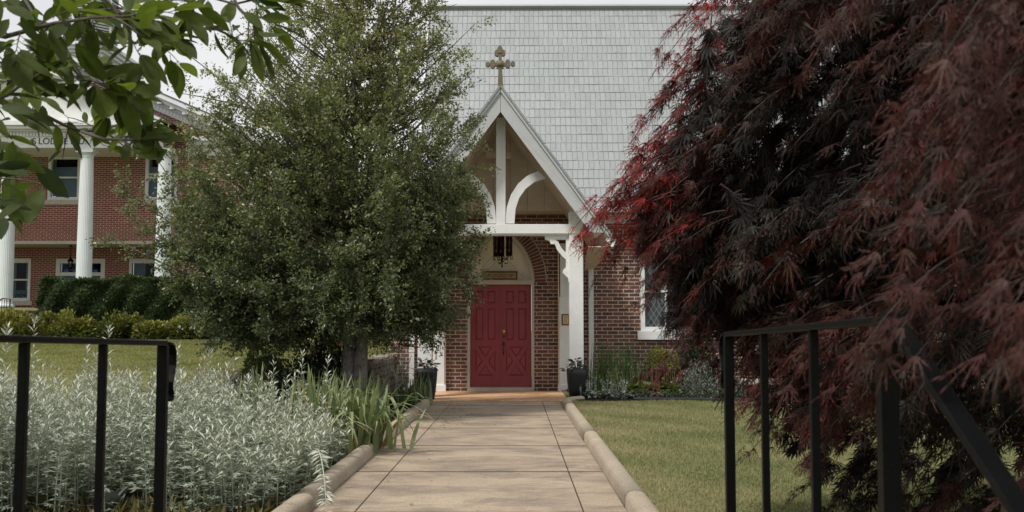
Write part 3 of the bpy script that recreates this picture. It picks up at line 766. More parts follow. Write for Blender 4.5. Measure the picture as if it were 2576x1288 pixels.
for sg in (-1, 1):
    bx = kx1 if sg > 0 else kx0; kc = (kx0+kx1)/2
    ip = [P(*q, PY) for q in ((1272, 545), (1275, 520), (1285, 490), (1303, 462), (1326, 442), (1353, 430))]
    op = [P(*q, PY) for q in ((1372, 447), (1345, 457), (1322, 475), (1306, 498), (1297, 525), (1294, 562), (1272, 562))]
    poly = [(kc+sg*(p.x-kc)+sg*.001, p.z) for p in ip+op]
    part('curved_brace', MB().prism(poly, PY+.012, PY+.13), 'white_wood', porch, bevel=.005)
    # bargeboard
    th = .40
    top0 = (ax, apex.z-.02); top1 = (ax+sg*(hw-.02), rz(ax+hw-.02, .02)); bot1 = (ax+sg*(hw-.02), rz(ax+hw-.02, .17)); bot1b = (ax+sg*(hw-.30), rz(ax+hw-.30, th-.02)-.02 if False else rz(ax+hw-.30, th+.0)); bot0 = (ax, apex.z-th-.02)
    zz = bot1b[1]
    poly = [(ax+sg*.003, top0[1]), top1, (ax+sg*(hw-.02), zz), (bot1b[0], zz), (ax+sg*.003, bot0[1])]
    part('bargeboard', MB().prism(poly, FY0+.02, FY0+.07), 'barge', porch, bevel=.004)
    poly = [(ax+sg*.003, top0[1]+.035), (ax+sg*(hw+.02), rz(ax+hw+.02, -.015)), (ax+sg*(hw+.02), rz(ax+hw+.02, .055)), (ax+sg*.003, top0[1]-.045)]
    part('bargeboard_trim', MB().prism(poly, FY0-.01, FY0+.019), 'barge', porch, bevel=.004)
    # roof plane of the porch with its shingles above, boards below
    n_ = Vector((sg*math.sin(math.atan(slope)), 0, math.cos(math.atan(slope))))
    A = Vector((ax, 0, apex.z+.02)); B = Vector((ax+sg*(hw+.06), 0, rz(ax+hw+.06, -.02)))
    yb_ = E[0]+(A.z-E[1])*(sl[0]/sl[1])+.1
    def yat(z): return max(20.95, E[0]+(z-E[1])*(sl[0]/sl[1])+.06)
    mb = MB(); v = []
    for pt_, yy in ((A, FY0-.03), (B, FY0-.03), (B, yat(B.z)), (A, yat(A.z))): v.append((pt_.x, yy, pt_.z))
    v2 = [tuple(Vector(q)+n_*.035) for q in v]
    mb.add(v+v2, [(0, 1, 2, 3), (7, 6, 5, 4), (0, 4, 5, 1), (1, 5, 6, 2), (2, 6, 7, 3), (3, 7, 4, 0)])
    pr_ = part('porch_roof', mb, 'shingle', porch)
    uvl = pr_.data.uv_layers[0]
    for p_ in pr_.data.polygons:
        for li in p_.loop_indices:
            c = pr_.data.vertices[pr_.data.loops[li].vertex_index].co+porch.location
            uvl.data[li].uv = (c.y, (c.z-B.z)/.19+.5)
    part('soffit_board', MB().add([tuple(Vector(q)-n_*.004+Vector((-sg*.002, .04 if i < 2 else -.2, 0))) for i, q in enumerate(v)]+[tuple(Vector(q)-n_*.03+Vector((-sg*.002, .04 if i < 2 else -.2, 0))) for i, q in enumerate(v)],
         [(0, 1, 2, 3), (7, 6, 5, 4), (0, 4, 5, 1), (1, 5, 6, 2), (2, 6, 7, 3), (3, 7, 4, 0)]), 'cream', porch)
    for k in range(5):
        yy = FY0+.42+k*.47
        if k == 0: yy = PY+.06
        p0 = Vector((ax+sg*.0, yy, apex.z-.13)); p1 = Vector((ax+sg*(hw-.10), yy, rz(ax+hw-.10, .13)))
        part('rafter', MB().beam(p0, p1, .06, .17, (0, 1, 0)) if False else MB().add(
            [tuple(q+Vector((0, dy, 0))+n_*dn) for q in (p0, p1) for dy, dn in ((-.03, -.10), (.03, -.10), (.03, .06), (-.03, .06))],
            [(3, 2, 1, 0), (4, 5, 6, 7)]+[(i, (i+1) % 4, (i+1) % 4+4, i+4) for i in range(4)]), 'cream' if k else 'white_wood', porch)
    # wall plate from post to pilaster, boxed eave end and sloping soffit
    x0, x1 = pr[0] if sg > 0 else pr[1]
    part('wall_plate', MB().box(x0+.03, x1-.03, PY+.25, WY-.01, bz0-.02, bz1-.01), 'cream', porch, bevel=.004)
    ex0, ex1 = hw-.021, hw+.19
    zt = rz(ax+hw, .09)
    mb = MB().prism([(ax+sg*(hw-.018), zt), (ax+sg*(hw+.17), zt), (ax+sg*(hw+.10), zt-.15), (ax+sg*(hw-.018), zt-.15)], FY0+.03, FY0+.33)
    part('eave_return', mb, 'white_wood', porch, bevel=.003)
    q0 = [(ax+sg*(hw-.35), FY0+.075, zt-.152), (ax+sg*(hw+.095), FY0+.075, zt-.152), (ax+sg*(hw-.08), WY-.02, zt-.42), (ax+sg*(hw-.25), WY-.02, zt-.42)]
    q1 = [(x, y, z+.015) for x, y, z in q0]
    part('eave_soffit', MB().add(q0+q1, [(3, 2, 1, 0), (4, 5, 6, 7), (0, 1, 5, 4), (1, 2, 6, 5), (2, 3, 7, 6), (3, 0, 4, 7)]), 'cream', porch)
    # pilasters on the wall
    pa, pb = (PX(1088, 20.6), PX(1117, 20.6)); 
    if sg > 0: pa, pb = 2*px_c-pb, 2*px_c-pa
    pl = part('pilaster', MB().box(pa, pb, WY-.16, WY-.003, .0, PZ(747, WY)).box(pa+.02, pb-.02, WY-.14, WY-.004, PZ(747, WY)+.001, bz0-.02), 'white_wood', porch, bevel=.006)
    part('pilaster_edge', MB().box(pa-.022 if sg > 0 else pb+.001, pa-.001 if sg > 0 else pb+.022, WY-.135, WY-.002, .13, PZ(560, WY)), 'cream', pl, bevel=.004)
    part('pilaster_base', MB().box(pa-.03, pb+.03, WY-.185, WY-.001, 0, .135), 'white_wood', pl, bevel=.008)
# boarded gable wall above the brick, collar tie
GBY = 20.38; gz = PZ(531, GBY)
mb = MB()
for k in range(9):
    xa = ax-1.5+k*3.0/9; xb = xa+3.0/9-.006
    t0, t1_ = rz(xa, .12), rz(xb, .12); mb.prism([(xa, gz), (xb, gz), (xb, max(gz+.01, t1_)), (xa, max(gz+.01, t0))] if True else [], GBY, GBY+.025)
mb.box(ax-1.5, ax+1.5, GBY+.026, WY-.001, gz, gz+.02)
part('gable_boards', mb, 'cream', porch, bevel=.002)
c0 = P(1224, 398, 19.9); c1 = P(1286, 383, 19.9)
part('collar_tie', MB().box(c0.x, c1.x, 19.86, 19.92, c0.z, c1.z), 'cream', porch, bevel=.004)
# scroll brackets
def bracket(sg):
    pts = [(1433, 590), (1371, 590), (1371, 601), (1383, 605), (1386, 613), (1396, 613), (1402, 628), (1414, 643), (1424, 652), (1424, 672), (1417, 678), (1416, 686), (1422, 692), (1429, 698), (1431, 710), (1436, 710)]
    q = [P(*a, PY) for a in pts]; o_ = [(q_.x, q_.z-.004) for q_ in q]
    hole = [P(*a, PY) for a in ((1396, 602), (1424, 602), (1424, 636), (1412, 622), (1405, 608))]
    hx_ = [(h.x, h.z) for h in hole]
    # outline split in two so that the pierced corner stays open
    A_ = [o_[0], o_[1], o_[2], o_[3], o_[4], o_[5], hx_[4], hx_[0], hx_[1], (o_[0][0], hx_[1][1])]
    B_ = [o_[5], o_[6], o_[7], o_[8], o_[9], o_[10], o_[11], o_[12], o_[13], o_[14], o_[15], (o_[15][0], hx_[1][1]), hx_[1], hx_[2], hx_[3], hx_[4]]
    f = lambda L_: [(px_c+sg*(x-px_c), z) for x, z in L_]
    part('scroll_bracket', MB().prism(f(A_), PY+.05, PY+.13).prism(f(B_), PY+.0505, PY+.1295), 'white_wood', porch, bevel=.004)
bracket(1); bracket(-1)

# porch floor
pf = MB(); pf.prism([(PX(1100, 20.8)-.28, WY-.001), (PX(1100, 20.8)-.28, 19.0), (-1.72, 18.06), (1.1, 18.06), (1.16, 17.9), (1.45, 17.9), (1.45, WY-.001)][::-1], -.1, .012, 'z')
struct('porch_floor', pf, 'porch_floor', bevel=.006)

# small framed notice on the right pilaster
a = P(1413, 790, WY-.17); b = P(1432.5, 818, WY-.17)
nq = thing('framed_notice', 'small brown framed gold plate screwed to the white pilaster right of the doors', 'plaque', (a.x, WY-.17, b.z))
part('frame', MB().box(a.x, b.x, WY-.181, WY-.161, b.z, a.z), 'brown_wood', nq, bevel=.004)
pt_ = part('plate', MB().box(a.x+.022, b.x-.022, WY-.186, WY-.1815, b.z+.022, a.z-.022), 'paper_gold', nq)
mb = MB()
for k in range(7): mb.box(a.x+.04+.004*(k % 2), b.x-.042-.006*(k % 3), WY-.1872, WY-.1858, a.z-.05-k*.021, a.z-.047-k*.021)
part('lettering', mb, 'letter_dim', pt_)

# cross on the porch gable
cy = FY0+.12; c0 = P(1258, 162, cy)
u_ = 1/5.15*.629/2650*cy*1.0     # one unit of the measured drawing in metres
crs = thing('gable_cross', 'brown carved trefoil cross standing on the peak of the white porch', 'cross', (c0.x, cy, apex.z))
def ell(cx, cz, rx, rz_, n=18): return [(cx+rx*math.cos(2*math.pi*i/n), cz+rz_*math.sin(2*math.pi*i/n)) for i in range(n)]
def q(x, z): return (c0.x+(x-515)*u_, c0.z-(z-555)*u_)
def qe(x, z, a_, b_, n=20):
    c = q(x, z); return ell(c[0], c[1], a_*u_, b_*u_, n)
mb = MB(); T = .05
mb.prism([q(483, 480), q(480, 640), q(468, 1060), q(582, 1060), q(560, 640), q(550, 480), q(550, 360), q(483, 360)], cy-T, cy+T)
mb.prism([q(370, 523), q(370, 598), q(680, 598), q(680, 523)], cy-T+.002, cy+T-.002)
mb.prism(qe(260, 560, 46, 54), cy-T+.006, cy+T-.006).prism(qe(360, 553, 56, 92), cy-T-.003, cy+T+.003)
mb.prism(qe(782, 548, 46, 54), cy-T+.006, cy+T-.006).prism(qe(676, 548, 56, 92), cy-T-.003, cy+T+.003)
mb.prism(qe(450, 320, 53, 70), cy-T+.004, cy+T-.004).prism(qe(580, 318, 50, 68), cy-T+.005, cy+T-.005)
mb.prism([q(453, 330), q(453, 240), q(466, 205), q(490, 170), q(511, 153), q(535, 170), q(560, 205), q(571, 240), q(571, 330)], cy-T-.004, cy+T+.004)
for dx, dz in ((-1, -1), (1, -1), (-1, 1), (1, 1)): mb.prism(qe(515+dx*52, 566+dz*60, 24, 26, 12), cy-T+.01, cy+T-.01)
part('cross_body', mb, 'cross', crs, bevel=.005)
part('boss', MB().sphere((c0.x, cy-T-.005, c0.z), .055*u_*1000/u_/1000*1.0, 8, sy=.6), 'cross', crs, smooth=True)

# downspouts
def downspout(x, ztop, kick, label, cat='downspout'):
    y = WY-.16 if kick > 0 else WY-.13
    t = thing('downspout', label, cat, (x, y, 0), 'white fluted downspouts either side of the porch')
    mb = MB(); wd = .098; prof = []
    for i in range(9):
        prof.append((-wd/2+wd*i/8, -.035+(.008 if i % 2 else 0)))
    prof += [(wd/2, .035), (-wd/2, .035)]
    mb.prism([(x+p[0], y+p[1]) for p in prof][::-1], .16, ztop, 'z'); part('pipe', mb, 'white', t)
    part('elbow', MB().add([(x-.05, y-.035, .17), (x+.05, y-.035, .17), (x+.05, y+.035, .17), (x-.05, y+.035, .17), (x-.05+kick*.14, y-.16, .03), (x+.05+kick*.14, y-.16, .03), (x+.05+kick*.14, y-.09, .03), (x-.05+kick*.14, y-.09, .03)],
        [(0, 1, 2, 3), (7, 6, 5, 4), (0, 4, 5, 1), (1, 5, 6, 2), (2, 6, 7, 3), (3, 7, 4, 0)]), 'white', t)
    part('strap', MB().box(x-.055, x+.055, y-.04, y+.04, ztop*.25, ztop*.25+.03), 'white', t)
downspout(PX(1487.5, WY-.13), 2.52, 0, 'white fluted downspout on the brick wall right of the porch posts')
downspout(PX(1036, WY-.13), 3.1, -1, 'white fluted downspout kicking out at its foot left of the porch')

# hanging lantern cluster
LY = 19.95; lc = P(1263, 640, LY)
ch = thing('hanging_lantern', 'black wrought iron hanging lantern with three ruby glass cylinders under the porch', 'lantern', (lc.x, LY, lc.z-.25))
zt0, zb0 = PZ(560, LY), PZ(640, LY)
mb = MB(); mb.tube([(lc.x, LY, PZ(668, LY)), (lc.x, LY, zt0+.75)], .011, 8); mb.sphere((lc.x, LY, PZ(670, LY)), .02, 5)
part('stem', mb, 'iron', ch)
for k, (dx, dy) in enumerate(((-.105, -.07), (.135, -.04), (-.02, .14))):
    x, y = lc.x+dx, LY+dy; zb = zb0-(.015 if k == 0 else 0)
    part('glass_cylinder', MB().lathe([(.052, 0), (.052, zt0-zb)], x, y, 18, zb), 'ruby', ch, smooth=True)
    mb = MB().lathe([(.0, 0), (.062, 0), (.062, .045), (.056, .05)], x, y, 18, zb-.03).lathe([(.055, 0), (.06, 0), (.06, .03), (.055, .03)], x, y, 18, zb+(zt0-zb)*.72)
    mb.lathe([(.06, 0), (.062, .03), (.02, .08), (.0, .085)], x, y, 18, zt0)
    for j in range(6):
        t = j*math.pi/3; c, s_ = math.cos(t), math.sin(t)
        mb.tube([(x+.056*c, y+.056*s_, zt0), (x+.056*c, y+.056*s_, zb-.02), (x+.058*c, y+.058*s_, zb-.09), (x+.075*c, y+.075*s_, zb-.105)], .0065, 5)
    mb.tube([(x, y, zb+.1), (x*.5+lc.x*.5, y*.5+LY*.5, zb+.13), (lc.x, LY, zb+.08)], .007, 5)
    mb.tube([(x, y, zb-.03), (x*.6+lc.x*.4, y*.6+LY*.4, zb-.10), (lc.x, LY, zb-.07)], .008, 5)
    part('lantern_cage', mb, 'iron', ch)
mb = MB(); z = PZ(668, LY)
for t in (0, 2.2, 4.1):
    c, s_ = math.cos(t), math.sin(t)
    mb.tube([(lc.x+.006*c, LY+.006*s_, z+.16), (lc.x+.02*c, LY+.02*s_, z+.08), (lc.x+.06*c, LY+.06*s_, z+.035), (lc.x+.1*c, LY+.1*s_, z+.04), (lc.x+.105*c, LY+.105*s_, z+.065)], .009, 6)
part('bottom_scroll', mb, 'iron', ch)
part('lantern_hanger', MB().tube([(lc.x, LY, zt0+.74), (lc.x, LY, rz(ax, .25))], .006, 5), 'iron', ch)  # hanger from the lantern stem up to the porch ridge

# ================================================================= planters
def planter(x, y, label):
    t = thing('tall_planter', label, 'planter', (x, y, .0), 'tall black planters flanking the porch')
    H = .53
    prof = [(.0, 0), (.118, 0), (.13, .01), (.15, .14), (.168, .32), (.175, .44), (.172, H), (.158, H), (.155, H-.04), (.0, H-.045)]
    part('pot', MB().lathe(prof, x, y, 40, 0.012, sq=5), 'black_pot', t, smooth=True)
    part('soil', MB().lathe([(.0, 0), (.155, .0), (.155, .008), (.0, .012)], x, y, 24, H-.05, sq=5), 'soil', t)
    return t
p1 = P(1452, 1004, 18.25); planter(p1.x, 18.3, 'tall black tapered planter at the foot of the right porch post')
p2 = P(1073, 1004, 18.25); planter(p2.x, 18.3, 'tall black tapered planter half hidden by iris left of the porch')
T_OV = tmpl([(0, 0, 0), (.24, .2, .04), (.3, .5, .05), (.14, .8, 0), (0, 1, -.08), (-.14, .8, 0), (-.3, .5, .05), (-.24, .2, .04), (0, .5, -.03)],
            [(0, 1, 2, 8), (8, 2, 3, 4), (0, 8, 6, 7), (8, 4, 5, 6)])
def pot_plant(x, y, z, label, n=46, flowers=True):
    t = thing('begonia_plant', label, 'plant', (x, y, z), 'dusky leaved plants in the black planters')
    b = Batch(); th = rng.uniform(0, 6.28, n); r = rng.uniform(.0, .24, n); h = .05+.20*rng.random(n)*(1-r/.34)
    pos = np.stack([x+r*np.cos(th), y+r*np.sin(th)*.8, z+h-.25*(r > .19)*r], 1)
    d = np.stack([np.cos(th), np.sin(th), rng.uniform(-.5, .5, n)], 1); b.leaves(T_OV, pos, d+.5*rdir(n), np.array([0, 0, 1.])+.5*rdir(n), rng.uniform(.07, .12, n), rng.random(n))
    bpart('foliage', b, 'leaf_begonia', t)
    mb = MB()
    for k in range(0, n, 2): mb.tube([(x, y, z-.02), tuple((pos[k]+np.array([x, y, z+.04]))/2), tuple(pos[k])], .004, 4)
    part('stems', mb, 'stem_green', t)
    if flowers:
        for k in range(7):
            b = Batch(); c_ = np.array([[x+rng.uniform(-.2, .2), y-.1+rng.uniform(-.1, .1), z+rng.uniform(.03, .2)]]); b.leaves(T_OV, np.repeat(c_, 5, 0), rdir(5), rdir(5), .016, rng.random(5)); bpart('flower', b, 'petal', t)
pot_plant(p1.x, 18.3, .5, 'dusky leaved plant spilling over the planter by the right porch post', 60, False)
pot_plant(p2.x, 18.3, .5, 'dusky leaved plant with tiny magenta flowers in the planter left of the porch')

# ================================================================= LODGE
D1 = 34.0; LW = 36.0
apx = P(78, 150, D1).x
lodge = thing('brick_lodge', 'two storey red brick lodge with white columned portico and belfry beyond the hedge', 'building', (apx, LW, 1.9))
LR = PX(632, 35.6)+.02; LL = 2*apx-LR; Lz0 = 1.7
eavz = PZ(345, 35.6); ez2 = PZ(333, 35.6)
z2 = PZ(606, LW); recR = PX(424, LW); LWr = 38.0
mb = MB()
def wall_holes(mb, x0, x1, z0, z1, holes, y0, y1):
    """brick wall with rectangular openings"""
    xs = sorted({x0, x1}|{h[0] for h in holes}|{h[1] for h in holes}); zs_ = sorted({z0, z1}|{h[2] for h in holes}|{h[3] for h in holes})
    for a_, b_ in zip(xs[:-1], xs[1:]):
        run = None
        for c_, d_ in zip(zs_[:-1], zs_[1:]):
            m = ((a_+b_)/2, (c_+d_)/2)
            if any(h[0] < m[0] < h[1] and h[2] < m[1] < h[3] for h in holes):
                if run: mb.box(a_, b_, y0, y1, *run)
                run = None
            else: run = (run[0], d_) if run else (c_, d_)
        if run: mb.box(a_, b_, y0, y1, *run)
ww = PX(191, LW)-PX(109, LW); uh = (PZ(503, LW), PZ(388, LW))
upx = [PX(150, LW)+k*(PX(397, LW)-PX(150, LW)) for k in (-2, -1, 0, 1)]
uw = [(x-ww/2, x+ww/2, *uh) for x in upx]
wall_holes(mb, LL, LR, z2, ez2-.03, uw, LW, LW+.3)
recL = 2*apx-recR
lw = [(PX(-12, LWr), PX(73, LWr), PZ(757, LWr), PZ(650, LWr)), (PX(136, LWr), PX(260, LWr), 1.9, PZ(651, LWr)), (PX(321, LWr), PX(321, LWr)+1.2, PZ(757, LWr), PZ(651, LWr))]
wall_holes(mb, recL, recR, Lz0, z2, lw, LWr, LWr+.3)
mb.box(recR, LR, LW, LW+.3, Lz0, z2); mb.box(LL, recL, LW, LW+.3, Lz0, z2)
mb.box(recR, recR+.3, LW+.3, LWr, Lz0, z2)
# side wall with its windows
sh_ = []
for k in range(6):
    y = 38.0+k*3.6; sh_ += [(y, y+1.1, uh[0], uh[1]), (y, y+1.1, PZ(757, LWr), PZ(655, LWr))]
m2 = MB(); wall_holes(m2, LW+.3, 60, Lz0, eavz, sh_, 0, .3)
mb.add([(LR-.3+v_[1], v_[0], v_[2]) for v_ in m2.v], m2.f)
part('wall', mb, 'brick_lodge', lodge)
part('soffit', MB().box(recL, recR, LW+.31, LWr-.001, z2-.06, z2-.004).box(recL, recR, LW+.0, LW+.30, z2-.1, z2-.003), 'stone_sill', lodge)
def sash(x0, x1, z0, z1, y, parent, blind=None, door=False):
    f = part('window', MB().box(x0+.09, x1-.09, y+.10, y+.106, z0+.09, z1-.13), 'glass', parent)
    mb = MB(); mb.box(x0, x0+.1, y-.02, y+.14, z0, z1); mb.box(x1-.1, x1, y-.02, y+.14, z0, z1); mb.box(x0+.1, x1-.1, y-.018, y+.14, z1-.16, z1); mb.box(x0+.1, x1-.1, y-.018, y+.14, z0, z0+.11)
    zm = (z0+z1)/2; mb.box(x0+.1, x1-.1, y+.05, y+.099, zm-.03, zm+.03)
    part('frame', mb, 'white', f, bevel=.004)
    part('sill', MB().box(x0-.1, x1+.1, y-.08, y-.021, z0-.16, z0-.002), 'stone_sill', f)
    part('room', MB().box(x0+.02, x1-.02, y+.6, y+.62, z0, z1), 'room', f)
    if blind: part('blind', MB().box(x0+.1, x1-.1, y+.16, y+.17, z0+(z1-z0)*blind[0], z0+(z1-z0)*blind[1]), 'blind', f)
    return f
for i, h in enumerate(uw): sash(*h, LW, lodge, (.10, .74))
f1 = sash(*lw[0], LWr, lodge); 
part('curtain', MB().box(lw[0][0]+.1, lw[0][0]+.60, LWr+.2, LWr+.22, lw[0][2]+.1, lw[0][3]-.1).box(lw[0][1]-.26, lw[0][1]-.1, LWr+.2, LWr+.22, lw[0][2]+.1, lw[0][3]-.1), 'blind', f1)
f3 = sash(*lw[2], LWr, lodge); part('curtain', MB().box(lw[2][0]+.1, lw[2][0]+.52, LWr+.2, LWr+.22, lw[2][2]+.1, lw[2][3]-.1), 'blind', f3)
for (y0, y1, z0, z1) in sh_:
    f = part('window', MB().box(LR-.08, LR-.07, y0+.09, y1-.09, z0+.1, z1-.1), 'glass', lodge)
    mb = MB(); mb.box(LR-.1, LR+.02, y0, y0+.1, z0, z1); mb.box(LR-.1, LR+.02, y1-.1, y1, z0, z1); mb.box(LR-.1, LR+.018, y0+.1, y1-.1, z1-.12, z1); mb.box(LR-.1, LR+.018, y0+.1, y1-.1, z0, z0+.12); mb.box(LR-.1, LR, y0+.1, y1-.1, (z0+z1)/2-.03, (z0+z1)/2+.03)
    part('frame', mb, 'white', f); part('blind', MB().box(LR-.28, LR-.27, y0, y1, z0, z1), 'blind', f)
# blue door with transom
x0, x1, z0, z1 = lw[1]; zt_ = PZ(694, LWr)
mb = MB(); mb.box(x0, x0+.15, LWr-.02, LWr+.12, z0, z1); mb.box(x1-.15, x1, LWr-.02, LWr+.12, z0, z1); mb.box(x0+.15, x1-.15, LWr-.018, LWr+.12, z1-.16, z1); mb.box(x0+.15, x1-.15, LWr-.018, LWr+.12, zt_, zt_+.13)
df = part('door_frame', mb, 'white', lodge, bevel=.005)
part('transom_pane', MB().box(x0+.15, x1-.15, LWr+.08, LWr+.086, zt_+.13, z1-.16), 'glass', df); part('room', MB().box(x0, x1, LWr+.5, LWr+.51, z0, z1), 'room', df)
for sg in (0, 1):
    xa = x0+.155 if sg == 0 else (x0+x1)/2+.003; xb = xa+(x1-x0)/2-.16
    d = part('blue_door', MB().box(xa, xb, LWr+.06, LWr+.1, z0+.02, zt_-.003), 'blue_door', lodge, bevel=.004)
    for k in range(3):
        for j in range(2):
            pa_ = xa+.12+j*(xb-xa-.1)/2; part('panel', MB().box(pa_, pa_+(xb-xa)/2-.2, LWr+.045, LWr+.061, z0+.25+k*.72, z0+.78+k*.72 if k < 2 else z0+.25+k*.72+.35), 'blue_door', d, bevel=.01)
# WNC STRONG card in the window
def text_mesh(body, size, ext, sx=1):
    c = bpy.data.curves.new('lettering', 'FONT'); c.body = body; c.size = size; c.extrude = ext; c.align_x = 'CENTER'; c.align_y = 'CENTER'
    o_ = bpy.data.objects.new('t', c); COL.objects.link(o_); bpy.context.view_layer.update()
    me = bpy.data.meshes.new_from_object(o_.evaluated_get(bpy.context.evaluated_depsgraph_get()))
    bpy.data.objects.remove(o_); bpy.data.curves.remove(c); me.name = 'lettering'; me.materials.clear(); return me
def text_part(body, size, loc, mat, parent, sx=1, shear=0, name='lettering'):
    me = text_mesh(body, size, .006); off = root_loc(parent)
    for v_ in me.vertices:
        x, y, z = v_.co; v_.co = Vector((loc[0]+x*sx+y*shear, loc[1]-z, loc[2]+y))-off
    return part(name, me, mat, parent)
sa = P(39, 728, LWr-.0); sb = P(67.5, 757, LWr-.0)
SY = LWr+.13
sa = P(38, 730, SY); sb = P(66, 756, SY)
sg_ = thing('window_sign', 'teal and black sign reading WNC STRONG inside the lodge window', 'sign', (sa.x, SY, sb.z))
zc = (sa.z+sb.z)/2+.02
part('teal_half', MB().prism([(sa.x+.01, zc), (sb.x+.01, zc), (sb.x+.05, sa.z), (sa.x+.04, sa.z)], SY, SY+.01), 'sign_teal', sg_)
part('black_half', MB().prism([(sa.x-.04, sb.z), (sb.x-.03, sb.z), (sb.x+.01, zc-.002), (sa.x+.01, zc-.002)], SY, SY+.01), 'sign_black', sg_)
text_part('WNC', .205, ((sa.x+sb.x)/2+.02, SY-.008, (zc+sa.z)/2), 'letter_white', sg_, 1.0, .15)
text_part('STRONG', .205, ((sa.x+sb.x)/2-.01, SY-.008, (zc+sb.z)/2), 'letter_white', sg_, .80, .12)
# entablature, pediments
def pediment(D, ap_, ez, hwid, depth, thick, name, tymp, raked=True):
    """ap_ apex (x,z), ez eave height, hwid half width"""
    ax_, az_ = ap_; slope_ = (az_-ez)/hwid
    L_ = [('cornice', 0.0, .17, D-.42, D+.1), ('cornice', .17, .30, D-.30, D+.1), ('cornice', .30, .40, D-.12, D+.1)]
    for sg in (-1, 1):
        mb = MB()
        for _, a_, b_, y0, y1 in L_:
            mb.prism([(ax_+sg*.003, az_-a_), (ax_+sg*(hwid), ez-a_), (ax_+sg*hwid, ez-b_+.002), (ax_+sg*.003, az_-b_+.002)], y0, y1)
        n = int(hwid/.42)
        for k in range(1, n):
            x = ax_+sg*k*hwid/n; zz = az_-abs(x-ax_)*slope_; mb.box(x-.07, x+.07, D-.32, D-.05, zz-.36, zz-.27)
        n = int(hwid/.115)
        for k in range(1, n):
            x = ax_+sg*k*hwid/n; zz = az_-abs(x-ax_)*slope_; mb.box(x-.032, x+.032, D-.06, D+.02, zz-.57, zz-.46)
        mb.prism([(ax_+sg*.003, az_-.4), (ax_+sg*(hwid-.3), ez+.3*slope_-.4), (ax_+sg*(hwid-.3), ez+.3*slope_-.62), (ax_+sg*.003, az_-.62)], D-.02, D+.08); part('raking_cornice', mb, 'white', lodge)
        mb = MB(); mb.prism([(ax_+sg*.001, az_+.03), (ax_+sg*(hwid+.03), ez+.03), (ax_+sg*(hwid+.03), ez+.002), (ax_+sg*.001, az_+.002)], D-.45, D+depth); part('roof', mb, 'roof_dark', lodge)
    part('tympanum', MB().prism([(ax_-hwid+.5, ez-.08), (ax_+hwid-.5, ez-.08), (ax_, az_-.55)], D+.03, D+.11), tymp, lodge)
D2 = 35.6; a2 = P(129, 119, D2); e2x = PX(628, D2, 340); ez2 = PZ(333, D2); hw2 = e2x-a2.x
pediment(D2, (a2.x, a2.z), ez2, hw2, 25, .4, 'gable', 'brick_lodge')
a1 = P(78, 150, D1); e1 = P(420, 304, D1); hw1 = e1.x-a1.x
pediment(D1, (a1.x, a1.z), e1.z, hw1, 2.2, .4, 'pediment', 'white')
mb = MB(); zc = PZ(309, D1)
for a_, b_, y0 in ((0, .14, D1-.42), (.14, .24, D1-.32), (.24, .30, D1-.14)): mb.box(a1.x-hw1, a1.x+hw1, y0, D1+.2, zc-a_-.0, zc-b_+.002)
n = int(2*hw1/.115)
for k in range(n): x = a1.x-hw1+.3+k*(2*hw1-.6)/n; mb.box(x-.03, x+.03, D1-.08, D1+.0, zc-.44, zc-.32)
part('portico_cornice', mb, 'white', lodge)
fz1, fz0 = zc-.45, PZ(371, D1)
part('frieze', MB().box(a1.x-hw1+.25, a1.x+hw1-.25, D1, D1+.45, fz0, fz1).box(a1.x-hw1+.2, a1.x+hw1-.2, D1-.03, D1+.48, fz1-.0, zc-.30), 'white', lodge)
part('portico_ceiling', MB().box(a1.x-hw1+.25, a1.x+hw1-.25, D1+.45, LW-.01, fz0+.02, fz0+.06), 'white', lodge)
t0 = P(157, 357, D1-.01)
text_part('LODGE NO.', .30, (t0.x+.0, D1-.005, P(157, 356, D1).z), 'letter_black', lodge, .98)
text_part('S', .30, (P(86, 356, D1).x, D1-.005, P(86, 356, D1).z), 'letter_black', lodge)
# main cornice of the body: front return and side eave
mb = MB()
for a_, b_, o1 in ((0, .16, .42), (.16, .28, .3), (.28, .62, .06)): mb.box(LR-.9 if False else a1.x+hw1+.1, LR+o1, D2-o1+.4, LW+.0, ez2-a_-.12, ez2-b_-.118); mb.box(LR, LR+o1, LW+.001, 60, ez2-a_-.10, ez2-b_-.098)
part('body_cornice', mb, 'white', lodge)
# columns
cz0, cz1 = 1.95, fz0-.002
def column(x, k):
    n = 56; prof = []
    H = cz1-cz0; mb = MB(); b = 0
    rings = [(0, .245), (.3, .243), (.6, .228), (.8, .212), (.93, .198)]
    for t, r in rings:
        for i in range(n):
            th = 2*math.pi*i/n; rr = r*(1 if i % 2 else .97); mb.v.append((x+rr*math.cos(th), D1+.25+rr*math.sin(th), cz0+.12+t*H))
    for j in range(len(rings)-1):
        for i in range(n): mb.f.append((j*n+i, j*n+(i+1) % n, (j+1)*n+(i+1) % n, (j+1)*n+i))
    c = part('column', mb, 'white_col', lodge)
    part('capital', MB().lathe([(.2, 0), (.215, .02), (.205, .04), (.21, .09), (.25, .13), (.255, .16)], x, D1+.25, 28, cz1-.30).box(x-.28, x+.28, D1-.02, D1+.53, cz1-.14, cz1), 'white_col', c)
    part('base', MB().lathe([(.3, 0), (.31, .05), (.27, .10), (.25, .16)], x, D1+.25, 28, cz0), 'white_col', c)
cxs = [PX(405, D1+.25), PX(207, D1+.25)]; sp = cxs[0]-cxs[1]
for k in range(4): column(cxs[0]-k*sp, k)
